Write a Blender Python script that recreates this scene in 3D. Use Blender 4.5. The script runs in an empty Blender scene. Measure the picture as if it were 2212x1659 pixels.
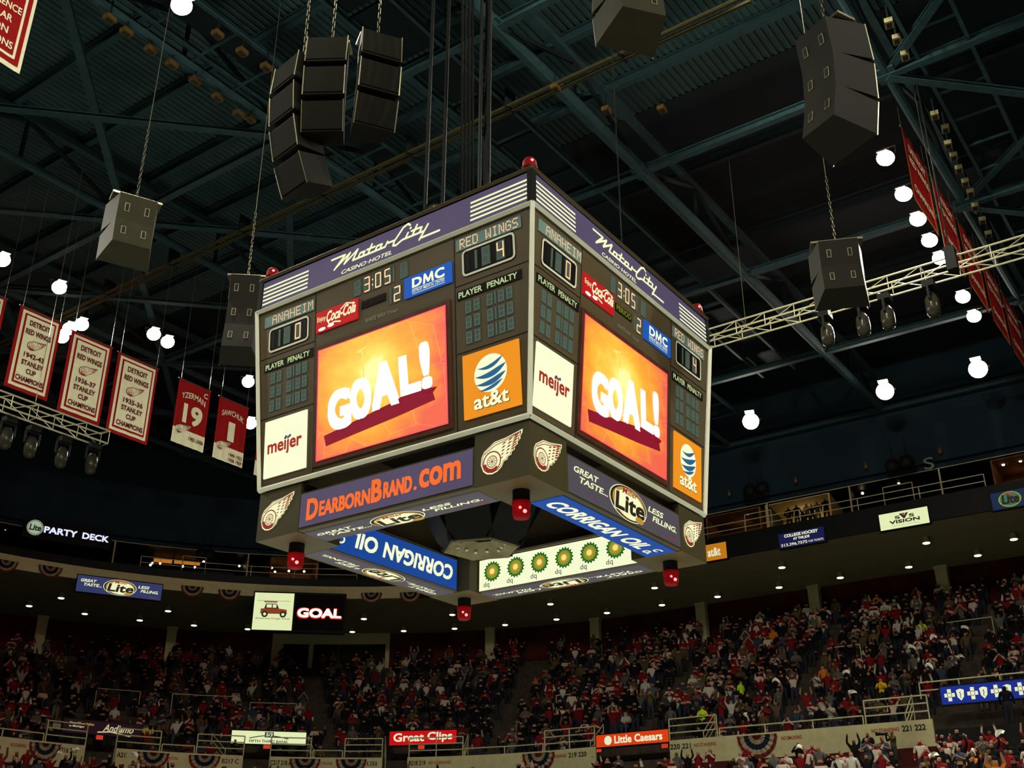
import bpy, math, random
import numpy as np
from mathutils import Vector, Matrix
R_ = random.Random(7)
PI = math.pi
SC = bpy.context.scene
COL = SC.collection

# ------------------------------------------------------------------ camera, world, exposure
FPX, YAW, PITCH = 2361.1, math.radians(35.411), math.radians(25.057)
CAM = Vector((-16.944, -12.622, 0.0))          # camera height is z = 0, the ice lies 4.2 m below
_h = Vector((math.cos(YAW), math.sin(YAW), 0)); CR = Vector((math.sin(YAW), -math.cos(YAW), 0))
CF = _h*math.cos(PITCH) + Vector((0, 0, 1))*math.sin(PITCH)
CU = Vector((0, 0, 1))*math.cos(PITCH) - _h*math.sin(PITCH)
cd = bpy.data.cameras.new('camera'); cam = bpy.data.objects.new('camera', cd); COL.objects.link(cam)
cd.sensor_width = 36.0; cd.lens = FPX/2212*36.0; cd.clip_end = 500
cam.matrix_world = Matrix(((CR.x, CU.x, -CF.x, CAM.x), (CR.y, CU.y, -CF.y, CAM.y), (CR.z, CU.z, -CF.z, CAM.z), (0, 0, 0, 1)))
SC.camera = cam
SC.view_settings.view_transform = 'Standard'; SC.view_settings.look = 'None'
SC.cycles.max_bounces = 3; SC.cycles.diffuse_bounces = 2; SC.cycles.glossy_bounces = 1
SC.view_settings.exposure = 0.0; SC.view_settings.gamma = 1.0; SC.view_settings.use_curve_mapping = False
w = bpy.data.worlds.new('arena_gloom'); SC.world = w; w.use_nodes = True
w.node_tree.nodes['Background'].inputs[0].default_value = (0.55, 0.62, 0.50, 1)
w.node_tree.nodes['Background'].inputs[1].default_value = 0.012
FLOOD_W = 3300.0                                  # watts of one floodlight
SPOT_AIM_Z = -4.2

# ------------------------------------------------------------------ pixel helpers: a pixel gives a direction only
def ray(x, y): return CF + CR*((x-1106)/FPX) - CU*((y-829.5)/FPX)
def onz(x, y, z): d = ray(x, y); return CAM + d*(z/d.z)
def onx(x, y, X): d = ray(x, y); return CAM + d*((X-CAM.x)/d.x)
def ony(x, y, Y): d = ray(x, y); return CAM + d*((Y-CAM.y)/d.y)
def proj(P):
    d = P-CAM; z = d.dot(CF)
    return 1106+FPX*d.dot(CR)/z, 829.5-FPX*d.dot(CU)/z, z

# plan curves of the stand: side wall along y, rounded corner, end wall along x
S1, S2 = 22.0, 22.0+30.3
def _cv(s, xs, cx, cy, r, ye):
    if s <= S1: return Vector((xs, s + (cy-22.0)*max(0, (s+10)/32) , 0))
    if s >= S2: return Vector((cx-(s-S2), ye, 0))
    t = (s-S1)/(S2-S1)*PI/2
    return Vector((cx+(xs-cx)*math.cos(t), cy+(ye-cy)*math.sin(t), 0))
def plan(d, s):
    A = _cv(s, 35.6, 16.3, 22, 19.3, 41.3); B = _cv(s, 46.3, 14, 24, 32.3, 56.0)
    return A+(B-A)*(d/10.7)
def tang(d, s): return (plan(d, s+.05)-plan(d, s-.05)).normalized()
def hit(x, y, d, s0=-16.0, s1=80.0):
    """where the view ray of a pixel meets the vertical surface over the plan curve of depth d: (point, s)"""
    q = ray(x, y); best = None; n = 384; ds = (s1-s0)/n; a = plan(d, s0)
    for i in range(n):
        b = plan(d, s0+(i+1)*ds)
        e = b-a; det = q.x*(-e.y)+q.y*e.x
        if abs(det) > 1e-9:
            rx, ry = a.x-CAM.x, a.y-CAM.y
            k = (rx*(-e.y)+ry*e.x)/det; u = (q.x*ry-q.y*rx)/det
            if k > 0 and -1e-6 <= u <= 1.000001 and (best is None or k < best[0]): best = (k, s0+(i+u)*ds)
        a = b
    if best is None: return None
    return CAM+q*best[0], best[1]

# ------------------------------------------------------------------ materials
def lin(c): return tuple(((v/255)/12.92 if v/255 <= .04045 else ((v/255+.055)/1.055)**2.4) for v in c)
MATS = {}
def paint(name, rgb, rough=.6, metal=0.0, var=.25, scale=3.0, bump=0.0, spec=.12):
    """procedural paint: noise-varied colour, optional fine relief"""
    if name in MATS: return MATS[name]
    m = bpy.data.materials.new(name); m.use_nodes = True; nt = m.node_tree; b = nt.nodes['Principled BSDF']
    c = lin(rgb); tc = nt.nodes.new('ShaderNodeTexCoord'); nz = nt.nodes.new('ShaderNodeTexNoise')
    nz.inputs['Scale'].default_value = scale; nz.inputs['Detail'].default_value = 4
    nt.links.new(tc.outputs['Object'], nz.inputs['Vector'])
    cr = nt.nodes.new('ShaderNodeValToRGB')
    cr.color_ramp.elements[0].position = .3; cr.color_ramp.elements[1].position = .7
    cr.color_ramp.elements[0].color = (*[v*(1-var) for v in c], 1); cr.color_ramp.elements[1].color = (*[min(1, v*(1+var)) for v in c], 1)
    nt.links.new(nz.outputs['Fac'], cr.inputs['Fac']); nt.links.new(cr.outputs['Color'], b.inputs['Base Color'])
    b.inputs['Specular IOR Level'].default_value = spec; b.inputs['Roughness'].default_value = rough; b.inputs['Metallic'].default_value = metal
    if bump:
        bp = nt.nodes.new('ShaderNodeBump'); bp.inputs['Strength'].default_value = bump
        nt.links.new(nz.outputs['Fac'], bp.inputs['Height']); nt.links.new(bp.outputs['Normal'], b.inputs['Normal'])
    MATS[name] = m; return m
def glow(name, rgb, k=1.0, var=.06):
    """backlit plastic, LEDs, lamps: emits its own colour"""
    if name in MATS: return MATS[name]
    m = bpy.data.materials.new(name); m.use_nodes = True; nt = m.node_tree; b = nt.nodes['Principled BSDF']
    c = lin(rgb); tc = nt.nodes.new('ShaderNodeTexCoord'); nz = nt.nodes.new('ShaderNodeTexNoise'); nz.inputs['Scale'].default_value = 1.5
    nt.links.new(tc.outputs['Object'], nz.inputs['Vector'])
    cr = nt.nodes.new('ShaderNodeValToRGB')
    cr.color_ramp.elements[0].color = (*[v*(1-var) for v in c], 1); cr.color_ramp.elements[1].color = (*[v*(1+var) for v in c], 1)
    nt.links.new(nz.outputs['Fac'], cr.inputs['Fac']); nt.links.new(cr.outputs['Color'], b.inputs['Emission Color'])
    b.inputs['Base Color'].default_value = (*[v*.15 for v in c], 1); b.inputs['Roughness'].default_value = .65; b.inputs['Specular IOR Level'].default_value = .12
    b.inputs['Emission Strength'].default_value = k
    MATS[name] = m; return m

# ------------------------------------------------------------------ objects
ORG = {}
def put(o, parent=None, label=None, cat=None, group=None, kind=None):
    COL.objects.link(o)
    if parent is not None: o.parent = parent
    if label: o['label'] = label
    if cat: o['category'] = cat
    if group: o['group'] = group
    if kind: o['kind'] = kind
    return o
def thing(name, label, cat, loc=(0, 0, 0), group=None, kind=None, rot=None):
    o = bpy.data.objects.new(name, None); o.empty_display_size = .2; o.location = loc
    if rot is not None: o.rotation_euler = rot
    put(o, None, label, cat, group, kind); ORG[o.name] = Vector(loc); return o
def copy_tree(o, parent=None):
    c = o.copy(); COL.objects.link(c); c.parent = parent
    for ch in o.children: copy_tree(ch, c)
    return c

class Fr:
    """a plane to draw on: origin, right, up; n points out of it"""
    def __init__(s, o, ex, ey): s.o = Vector(o); s.ex = Vector(ex).normalized(); s.ey = Vector(ey).normalized(); s.n = s.ex.cross(s.ey)
    def __call__(s, x, y, z=0.0): return s.o+s.ex*x+s.ey*y+s.n*z
    def at(s, x, y, z=0.0): return Fr(s(x, y, z), s.ex, s.ey)
    def flip(s): return Fr(s.o, -s.ex, -s.ey)

class MB:
    def __init__(s): s.v = []; s.f = []; s.uv = None; s.mi = []; s.m = 0
    def add(s, vs, fs):
        n = len(s.v); s.v += [tuple(p) for p in vs]; s.f += [tuple(n+i for i in f) for f in fs]; s.mi += [s.m]*len(fs); return s
    def box(s, c, size, ax=None):
        c = Vector(c); hx, hy, hz = [q/2 for q in size]
        X, Y, Z = ax if ax else (Vector((1, 0, 0)), Vector((0, 1, 0)), Vector((0, 0, 1)))
        P = [c+X*(hx*i)+Y*(hy*j)+Z*(hz*k) for k in (-1, 1) for j in (-1, 1) for i in (-1, 1)]
        return s.add(P, [(0, 2, 3, 1), (4, 5, 7, 6), (0, 1, 5, 4), (2, 6, 7, 3), (0, 4, 6, 2), (1, 3, 7, 5)])
    def hexa(s, P): return s.add(P, [(0, 3, 2, 1), (4, 5, 6, 7), (0, 1, 5, 4), (1, 2, 6, 5), (2, 3, 7, 6), (3, 0, 4, 7)])
    def quad(s, a, b, c, d): return s.add([a, b, c, d], [(0, 1, 2, 3)])
    def rect(s, fr, x0, y0, x1, y1, z=0.0): return s.quad(fr(x0, y0, z), fr(x1, y0, z), fr(x1, y1, z), fr(x0, y1, z))
    def slab(s, fr, x0, y0, x1, y1, z0, z1):
        P = [fr(x, y, z) for z in (z0, z1) for x, y in ((x0, y0), (x1, y0), (x1, y1), (x0, y1))]
        return s.hexa(P)
    def poly(s, fr, pts, z=0.0): return s.add([fr(x, y, z) for x, y in pts], [tuple(range(len(pts)))])
    def fan(s, fr, c, pts, z=0.0):
        n = len(pts); return s.add([fr(c[0], c[1], z)]+[fr(x, y, z) for x, y in pts], [(0, 1+i, 1+(i+1) % n) for i in range(n)])
    def disc(s, fr, x, y, rx, ry=None, z=0.0, n=20):
        ry = rx if ry is None else ry
        return s.poly(fr, [(x+rx*math.cos(2*PI*i/n), y+ry*math.sin(2*PI*i/n)) for i in range(n)], z)
    def ring(s, fr, x, y, r0, r1, z=0.0, n=24, ay=1.0):
        a = [fr(x+r0*math.cos(2*PI*i/n), y+ay*r0*math.sin(2*PI*i/n), z) for i in range(n)]
        b = [fr(x+r1*math.cos(2*PI*i/n), y+ay*r1*math.sin(2*PI*i/n), z) for i in range(n)]
        return s.add(a+b, [(i, n+i, n+(i+1) % n, (i+1) % n) for i in range(n)])
    def stroke(s, fr, pts, wd, z=0.0, caps=6):
        for (x0, y0), (x1, y1) in zip(pts, pts[1:]):
            L = math.hypot(x1-x0, y1-y0) or 1e-6; nx, ny = -(y1-y0)/L*wd/2, (x1-x0)/L*wd/2
            s.poly(fr, [(x0+nx, y0+ny), (x0-nx, y0-ny), (x1-nx, y1-ny), (x1+nx, y1+ny)], z)
        if caps:
            for x, y in pts: s.disc(fr, x, y, wd/2, z=z+.0004, n=caps)
        return s
    def tube(s, a, b, r, n=6, r2=None, cap=True):
        a, b = Vector(a), Vector(b); d = (b-a); L = d.length
        if L < 1e-6: return s
        d /= L; t = Vector((0, 0, 1)) if abs(d.z) < .9 else Vector((1, 0, 0)); X = d.cross(t).normalized(); Y = d.cross(X)
        r2 = r if r2 is None else r2
        P = [a+(X*math.cos(2*PI*i/n)+Y*math.sin(2*PI*i/n))*r for i in range(n)]+[b+(X*math.cos(2*PI*i/n)+Y*math.sin(2*PI*i/n))*r2 for i in range(n)]
        F = [(i, (i+1) % n, n+(i+1) % n, n+i) for i in range(n)]
        if cap: F += [tuple(range(n-1, -1, -1)), tuple(range(n, 2*n))]
        return s.add(P, F)
    def path(s, pts, r, n=5):
        for a, b in zip(pts, pts[1:]): s.tube(a, b, r, n)
        return s
    def lathe(s, c, prof, n=14, ax=None):
        """prof: (radius, height) along ax"""
        c = Vector(c); X, Y, Z = ax if ax else (Vector((1, 0, 0)), Vector((0, 1, 0)), Vector((0, 0, 1)))
        P = [c+(X*math.cos(2*PI*i/n)+Y*math.sin(2*PI*i/n))*r+Z*h for r, h in prof for i in range(n)]
        F = [(k*n+i, k*n+(i+1) % n, (k+1)*n+(i+1) % n, (k+1)*n+i) for k in range(len(prof)-1) for i in range(n)]
        F += [tuple(range(n-1, -1, -1)), tuple((len(prof)-1)*n+i for i in range(n))]
        return s.add(P, F)
    def mesh(s, name, mats, org=(0, 0, 0)):
        o = Vector(org); me = bpy.data.meshes.new(name)
        me.from_pydata([(p[0]-o.x, p[1]-o.y, p[2]-o.z) for p in s.v], [], s.f)
        for m in (mats if isinstance(mats, (list, tuple)) else [mats]): me.materials.append(m)
        if any(s.mi): me.polygons.foreach_set('material_index', s.mi)
        if s.uv:
            l = me.uv_layers.new(name='UVMap')
            for p in me.polygons:
                for li in p.loop_indices: l.data[li].uv = s.uv[me.loops[li].vertex_index]
        me.update(); return me
    def build(s, name, mats, parent=None, label=None, cat=None, group=None, kind=None, org=None, smooth=False):
        if parent is not None: og = ORG[parent.name]
        elif org is not None: og = Vector(org)
        else:
            a = np.array(s.v); og = Vector(((a[:, 0].min()+a[:, 0].max())/2, (a[:, 1].min()+a[:, 1].max())/2, a[:, 2].min()))
        me = s.mesh(name, mats, og)
        if smooth:
            for p in me.polygons: p.use_smooth = True
        o = bpy.data.objects.new(name, me)
        if parent is None: o.location = og
        put(o, parent, label, cat, group, kind); ORG[o.name] = Vector(og); return o

_TC = {}
def _glyphs(body, bold, shear, res):
    k = (body, bold, shear, res)
    if k not in _TC:
        cu = bpy.data.curves.new('t', 'FONT'); cu.body = body; cu.resolution_u = res; cu.offset = bold; cu.shear = shear; cu.fill_mode = 'FRONT'
        ob = bpy.data.objects.new('t', cu); me = ob.to_mesh()
        v = np.zeros(len(me.vertices)*3); me.vertices.foreach_get('co', v); v = v.reshape(-1, 3)
        f = [tuple(p.vertices) for p in me.polygons]
        ob.to_mesh_clear(); bpy.data.objects.remove(ob); bpy.data.curves.remove(cu)
        if len(v): lo = v.min(0); hi = v.max(0); v = (v-lo)/np.maximum(hi-lo, 1e-6); asp = (hi-lo)[0]/max((hi-lo)[1], 1e-6)
        else: asp = 1
        _TC[k] = (v, f, asp)
    return _TC[k]
def text_into(mb, body, fr, x0, y0, x1, y1, bold=.02, shear=0.0, z=.012, res=3, vertical_warp=None):
    v, f, asp = _glyphs(body, min(bold, .012), shear, res)
    e = max(0.0, bold-.012)*(y1-y0)*.85            # heavier letters: the glyph laid over itself, nudged each way
    X0, X1, Y0, Y1 = x0+e, x1-e, y0+e, y1-e
    for k, (ex, ey) in enumerate(((0, 0), (e, e), (-e, e), (e, -e), (-e, -e)) if e > 0 else ((0, 0),)):
        pts = []
        for a, b, _ in v:
            yy = Y0+(Y1-Y0)*b+ey
            if vertical_warp: yy += vertical_warp(a)
            pts.append(fr(X0+(X1-X0)*a+ex, yy, z+.0003*k))
        mb.add(pts, f)
    return mb
def text(body, fr, x0, y0, x1, y1, mat, parent, bold=.02, shear=0.0, z=.012, res=3, name='lettering', warp=None):
    return text_into(MB(), body, fr, x0, y0, x1, y1, bold, shear, z, res, warp).build(name, mat, parent)
def textc(body, fr, cx, cy, h, mat, parent, bold=.02, shear=0.0, z=.012, res=3, xs=1.0, maxw=None, name='lettering'):
    asp = _glyphs(body, bold, shear, res)[2]; wd = h*asp*xs
    if maxw and wd > maxw: wd = maxw
    return text(body, fr, cx-wd/2, cy-h/2, cx+wd/2, cy+h/2, mat, parent, bold, shear, z, res, name)
# ================================================================== THE SETTING
M_ICE = paint('ice', (225, 232, 228), .25, var=.05)
M_CONC = paint('dark_concrete', (62, 54, 46), .9, var=.3)
M_CREAM = paint('cream_wall_paint', (178, 169, 128), .7, var=.08)
M_SOFF = paint('soffit_plaster', (150, 140, 104), .9, var=.10, scale=.6)
M_DARK = paint('charcoal_fascia', (16, 17, 18), .5, var=.15)
M_BLUE = paint('blue_green_wall', (24, 39, 49), .9, var=.12, scale=.5)
M_DECK = paint('roof_deck_paint', (47, 66, 68), .9, var=.15, scale=.8)
M_STEEL = paint('blue_green_steel', (36, 57, 61), .8, var=.18)
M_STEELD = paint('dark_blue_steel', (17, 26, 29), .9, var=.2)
M_RED = paint('dark_red_wall', (66, 23, 20), .8, var=.45, scale=.7)
M_CRAIL = paint('cream_rail_paint', (176, 168, 128), .45, var=.06)
M_BLACK = paint('black_paint', (18, 18, 17), .6, var=.3)
M_ALU = paint('bare_aluminium', (176, 170, 140), .5, .3, var=.08)
M_TAN = paint('suite_plaster', (196, 164, 96), .8, var=.1)

def sweep(prof, s0, s1, n, closed=False):
    mb = MB(); k = len(prof)
    for i in range(n+1):
        s = s0+(s1-s0)*i/n
        for d, z in prof: p = plan(d, s); mb.v.append((p.x, p.y, z))
    for i in range(n):
        for j in range(k if closed else k-1):
            a, b = i*k+j, i*k+(j+1) % k
            mb.f.append((a, b, b+k, a+k)); mb.mi.append(0)
    if closed: mb.f += [tuple(range(k)), tuple(n*k+j for j in range(k-1, -1, -1))]; mb.mi += [0, 0]
    return mb
def wallbox(d0, d1, z0, z1, s0, s1, n=None):
    n = n or max(1, int(abs(s1-s0)/1.2)); return sweep([(d0, z0), (d0, z1), (d1, z1), (d1, z0)], s0, s1, n, True)

ICE_Z = -4.2
MB().box((0, 0, ICE_Z-.1), (27, 61, .2)).build('floor', M_ICE, kind='structure', label='white ice rink surface below the scoreboard', cat='floor')
MB().box((0, 5, ICE_Z-.4), (110, 150, .3)).build('floor_slab', M_CONC, kind='structure', label='concrete ground slab around the ice rink', cat='floor')

ROWD, ROWZ, NROW = .93, .50, 21
def rowd(i): return 1.25+ROWD*i
def rowz(i): return 6.35+ROWZ*i
pr = [(.2, 5.2), (.2, 6.35)]
for i in range(NROW): pr += [(rowd(i)-ROWD/2, rowz(i)), (rowd(i)+ROWD/2, rowz(i))]
pr += [(21.2, rowz(NROW-1))]
sweep(pr, -16, 78, 120).build('floor_upper_stand', M_CONC, kind='structure', label='stepped concrete terrace of the upper stand', cat='stand')
LOWN = 12
def lowd(i): return -2.4-.85*i
def lowz(i): return 4.55-.30*i
pr = [(.1, 5.0), (-1.9, 5.0)]
for i in range(LOWN): pr += [(lowd(i)+.42, lowz(i)), (lowd(i)-.42, lowz(i))]
sweep(pr, -16, 78, 120).build('floor_lower_stand', M_CONC, kind='structure', label='stepped concrete terrace in front of the cream wall', cat='stand')

# cream front wall of the upper stand, cut by the stairway mouths
def s_at(x, y, d=0.0): return hit(x, y, d)[1]
gaps = [(-3, 0), (183, 1635), (250, 1635), (525, 1640), (583, 1640), (826, 1640), (880, 1640), (1288, 1620), (1446, 1605), (2018, 1590)]
WALLS = [(72.0, s_at(183, 1625)), (s_at(250, 1630), s_at(525, 1640)), (s_at(583, 1640), s_at(826, 1640)),
         (s_at(880, 1640), s_at(1286, 1620)), (s_at(1446, 1605), s_at(2018, 1585))]
wfront = thing('wall_front', 'low cream front wall of the upper stand with section numbers', 'wall', (35.6, 22, 5.2), kind='structure')
for a, b in WALLS:
    wallbox(0, .18, 6.02, 7.2, b, a).build('wall_panel', M_CREAM, wfront); wallbox(.01, .17, 5.0, 6.02, b, a).build('red_base_panel', M_RED, wfront)
BB = s_at(2018, 1585)
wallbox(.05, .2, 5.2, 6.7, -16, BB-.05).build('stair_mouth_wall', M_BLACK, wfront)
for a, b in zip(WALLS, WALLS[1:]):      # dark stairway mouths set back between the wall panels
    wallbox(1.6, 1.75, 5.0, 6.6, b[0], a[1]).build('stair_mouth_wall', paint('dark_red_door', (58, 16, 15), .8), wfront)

# soffit, fascia, suites
SOFZ = 19.5
FAZ = SOFZ+1.42
sweep([(10.7, SOFZ), (21.3, SOFZ), (21.3, SOFZ+.25), (10.7, SOFZ+.25)], -16, 80, 90, True).build('ceiling_soffit', M_SOFF, kind='structure', label='plain grey brown soffit over the back rows', cat='ceiling')
SF = hit(905, 1300, 10.7)[1]
wallbox(10.55, 10.7, SOFZ-.02, FAZ, -16, SF, 40).build('wall_fascia_side', M_DARK, kind='structure', label='dark balcony fascia carrying lit advertising signs', cat='wall')
wallbox(10.56, 10.7, SOFZ+.86, FAZ, SF, 80, 50).build('wall_parapet_corner', M_DARK, kind='structure', label='dark balcony parapet above the cream fascia', cat='wall')
wallbox(10.55, 10.7, SOFZ-.02, SOFZ+.86, SF, 80, 50).build('wall_fascia_corner', M_CREAM, kind='structure', label='cream balcony fascia hung with pleated bunting', cat='wall')
sweep([(10.7, FAZ-.5), (18, FAZ-.5)], -16, 80, 90).build('floor_balcony', M_CONC, kind='structure', label='balcony floor of the suite level', cat='floor')
sweep([(21.2, rowz(NROW-1)), (21.2, SOFZ)], -16, 80, 90).build('wall_back', M_RED, kind='structure', label='dark red mural wall behind the top row', cat='wall')
ZT = hit(1700, 1078, 14)[0].z
sweep([(18, FAZ-.5), (18, ZT), (14, ZT)], -16, 80, 90).build('wall_suite', M_DARK, kind='structure', label='dark back wall of the private suites', cat='wall')
ROOFZ = 31.0
sweep([(14, ZT), (14, ZT+.35), (13.6, ZT+.35), (13.2, ROOFZ+.5)], -16, 80, 90).build('wall_upper', M_BLUE, kind='structure', label='blue green wall between suites and roof', cat='wall')
ws = thing('wall_suite_dividers', 'cream edged divider walls between the private suites', 'wall', (49, 20, FAZ-.5), kind='structure')
SUITE_S = [-14+5.2*i for i in range(18)]
for s in SUITE_S:
    t = tang(14, s); a = plan(14, s); b = plan(18, s); nrm = (b-a).normalized()
    c = (a+b)/2; mb = MB().box((c.x, c.y, (FAZ-.5+ZT)/2), ((b-a).length, .12, ZT-FAZ+.5), (nrm, t, Vector((0, 0, 1))))
    mb.build('divider', M_DARK, ws)
    MB().box((a.x, a.y, (FAZ-.5+ZT)/2), (.08, .10, ZT-FAZ+.5), (nrm, t, Vector((0, 0, 1)))).build('mullion', M_CREAM, ws)
pts = [plan(13.95, -16+i*1.2) for i in range(80)]
MB().path([Vector((p.x, p.y, ZT)) for p in pts], .03, 4).build('head_trim', M_CREAM, ws)

# ---------------- roof
pitch = .30; mb = MB(); ys = []
y = -32.0
while y < 66:
    ys += [(y, ROOFZ), (y+.14, ROOFZ), (y+.17, ROOFZ+.09), (y+.27, ROOFZ+.09)]; y += pitch
for X in (-42, -10, 17.5): mb.v += [(X, a, z) for a, z in ys]
n = len(ys)
for k in range(2):
    for i in range(n-1): mb.f.append((k*n+i, k*n+i+1, (k+1)*n+i+1, (k+1)*n+i)); mb.mi.append(0)
ceil = mb.build('ceiling', M_DECK, kind='structure', label='ribbed steel roof deck high above the rink', cat='ceiling', org=(-10, 16, ROOFZ))
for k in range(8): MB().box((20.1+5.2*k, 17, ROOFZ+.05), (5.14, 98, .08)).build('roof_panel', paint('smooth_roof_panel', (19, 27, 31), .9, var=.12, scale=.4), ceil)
def ibeam(mb, a, b, w, h):
    a, b = Vector(a), Vector(b); d = (b-a); L = d.length; d.normalize(); up = Vector((0, 0, 1)); sd = d.cross(up).normalized(); c = (a+b)/2
    mb.box(c+up*(h/2-.02), (L, w, .04), (d, sd, up)); mb.box(c-up*(h/2-.02), (L, w, .04), (d, sd, up)); mb.box(c, (L, .03, h-.08), (d, sd, up)); return mb
for k in range(-11, 15):
    X = 1.0+3.5*k
    if X > 18 and k % 2: continue
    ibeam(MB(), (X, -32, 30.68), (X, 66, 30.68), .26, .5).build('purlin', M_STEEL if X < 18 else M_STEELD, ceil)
TY = [-26.4, -15.9, -5.4, 5.1, 15.6, 26.1, 36.6, 47.1]
NX = [-24.5, -14.0, -3.5, 7.0, 17.5, 28.0, 38.5, 48.5]
for yy in TY:
    t = thing('roof_truss', 'long steel roof truss', 'truss', (12, yy, 28), kind='structure')
    t['label'] = {5.1: 'roof truss with round pipe chord passing right above the scoreboard', 15.6: 'roof truss beside the lamp catwalk', 26.1: 'roof truss carrying the championship banners', -5.4: 'roof truss beside the red banner row', 36.6: 'roof truss beyond the floodlight row', 47.1: 'farthest roof truss over the end stand'}.get(yy, 'near roof truss behind the camera side of the rink %s' % ('row one' if yy < -20 else 'row two'))
    x0, x1 = -30, (48 if yy < 40 else 36)
    MB().tube((x0, yy, 28), (x1, yy, 28), .27 if yy in (5.1,) else .2, 10).build('bottom_chord', M_STEEL, t)
    MB().box(((x0+x1)/2, yy, 30.2), (x1-x0, .3, .3)).build('top_chord', M_STEEL, t)
    for i in range(len(NX)-1):
        a, b = NX[i], NX[i+1]; m = (a+b)/2
        if a > x1: continue
        for p, q in (((a, 28), (m, 30.1)), ((m, 30.1), (min(b, x1), 28))):
            MB().tube((p[0], yy, p[1]), (q[0], yy, q[1]), .11, 6).build('web_member', M_STEELD, t)
        MB().tube((m, yy, 28), (m, yy, 30.1), .09, 6).build('web_member', M_STEELD, t)
    for xn in NX:
        if xn <= x1: MB().box((xn, yy, 27.9), (.9, .7, .12)).build('gusset_plate', M_STEEL, t)
br = thing('roof_bracing', 'flat steel struts and crossed braces between the roof trusses', 'bracing', (7, 15, 28), kind='structure')
for xn in NX:
    ibeam(MB(), (xn, TY[0], 27.95), (xn, TY[-1], 27.95), .3, .34).build('strut', M_STEEL, br)
for j, (ya, yb) in enumerate(zip(TY, TY[1:])):
    if ya not in (15.6, 26.1, 36.6, -15.9): continue
    for xa, xb in zip(NX, NX[1:]):
        if ya > 30 and xb > 40: continue
        ibeam(MB(), (xa, ya, 28.02), (xb, yb, 28.02), .32, .2).build('cross_brace', M_STEEL, br)
        ibeam(MB(), (xa, yb, 27.82), (xb, ya, 27.82), .32, .2).build('cross_brace', M_STEEL, br)
cw = thing('lamp_catwalk', 'ladder like steel catwalk hung beside the roof truss', 'catwalk', (8, 14.4, 28), kind='structure')
for yy in (12.9, 14.9): ibeam(MB(), (-24, yy, 28.1), (44, yy, 28.1), .14, .22).build('rail', M_STEEL, cw)
for k in range(34): MB().tube((-22+2*k, 12.9, 28.1), (-22+2*k, 15.6, 28.1), .07, 6).build('rung', M_STEEL, cw)
MB().box((10, 13.9, 28.6), (66, 1.2, .04)).build('walk_plate', M_STEELD, cw)
cw = thing('hoist_catwalk', 'pierced steel catwalk bridging the roof over the scoreboard', 'catwalk', (10, 8, 28.4), kind='structure')
for yy in (7.4, 9.4): ibeam(MB(), (-10, yy, 28.2), (40, yy, 28.2), .14, .25).build('rail', M_STEEL, cw)
for k in range(16): MB().box((-8+3*k, 8.4, 28.3), (.12, 2, .12)).build('rung', M_STEELD, cw)
for k in range(16): MB().box((-6.5+3*k, 8.4, 28.45), (2.7, 1.9, .04)).build('walk_plate', M_STEELD, cw)
cw = thing('side_catwalk', 'ladder like catwalk above the red banner row', 'catwalk', (14, -7.5, 28), kind='structure')
for yy in (-6.6, -8.4): ibeam(MB(), (-5, yy, 28.1), (46, yy, 28.1), .14, .22).build('rail', M_STEEL, cw)
for k in range(25): MB().tube((-4+2*k, -6.6, 28.1), (-4+2*k, -8.4, 28.1), .07, 6).build('rung', M_STEEL, cw)
M_LAMPLIT = paint('lamp_lit_conduit', (62, 56, 34), .9, var=.15)  # yellow lamplight on the pipes is put into their colour
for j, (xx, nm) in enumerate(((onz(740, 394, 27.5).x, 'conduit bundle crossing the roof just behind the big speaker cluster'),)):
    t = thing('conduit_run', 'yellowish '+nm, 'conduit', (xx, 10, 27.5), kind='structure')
    for q in range(4): MB().tube((xx+.16*q, -20, 27.5+.05*(q % 2)), (xx+.16*q, 50, 27.5+.05*(q % 2)), .045, 5).build('conduit', M_LAMPLIT, t)
    for q in range(14): MB().box((xx+.24, -18+5*q, 27.9), (.6, .08, .9)).build('hanger', M_STEELD, t)
# ================================================================== SCOREBOARD
Z0, Z1, Z2, Z3 = 6.161, 7.204, 11.138, 11.88
HT, HB = 3.5, 3.2
M_BOARD = paint('bronze_board_paint', (98, 84, 63), .45, var=.06, scale=1.2)
M_BOARDIN = paint('board_inside', (54, 49, 35), .8, var=.2)
M_TRIM = paint('pale_trim_enamel', (246, 243, 222), .4, var=.04)
M_BLOCK = paint('dark_olive_block', (80, 72, 49), .5, var=.07, scale=1.2)
G_CREAM = glow('lit_cream_plastic', (243, 247, 205), 1.0)
G_LET = glow('lit_cream_lettering', (236, 240, 190), 1.0)
G_LETD = glow('lit_pale_green_lettering', (190, 208, 150), .85)
G_PURP = glow('lit_purple_panel', (86, 76, 104), .85, .12)
G_PURD = glow('lit_grey_purple_panel', (86, 80, 88), .8, .12)
G_BLUE = glow('lit_blue_plastic', (28, 88, 182), .9)
G_BLUED = glow('lit_deep_blue_plastic', (30, 78, 166), .75)
G_RED = glow('lit_red_plastic', (200, 26, 28), .8)
G_ORANGE = glow('lit_orange_plastic', (232, 142, 28), 1.0)
G_DORANGE = glow('lit_orange_lettering', (242, 106, 40), 1.0)
G_BROWNRED = glow('lit_brick_red_lettering', (170, 48, 36), .8)
G_BSTRIPE = glow('lit_steel_blue_stripe', (44, 104, 148), .8)
G_WHITE = glow('lit_white', (255, 255, 248), 1.4)
G_DOT = glow('lit_led_dot', (255, 196, 150), 1.3)
G_DIM = glow('dim_led_dot', (112, 140, 132), .55)
G_BEACON = glow('red_beacon_glass', (170, 6, 14), .32)
G_BEACONH = glow('red_beacon_bulb', (255, 90, 90), 6.0)
M_LEDP = paint('grey_green_led_panel', (90, 106, 98), .6, var=.08)
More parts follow.
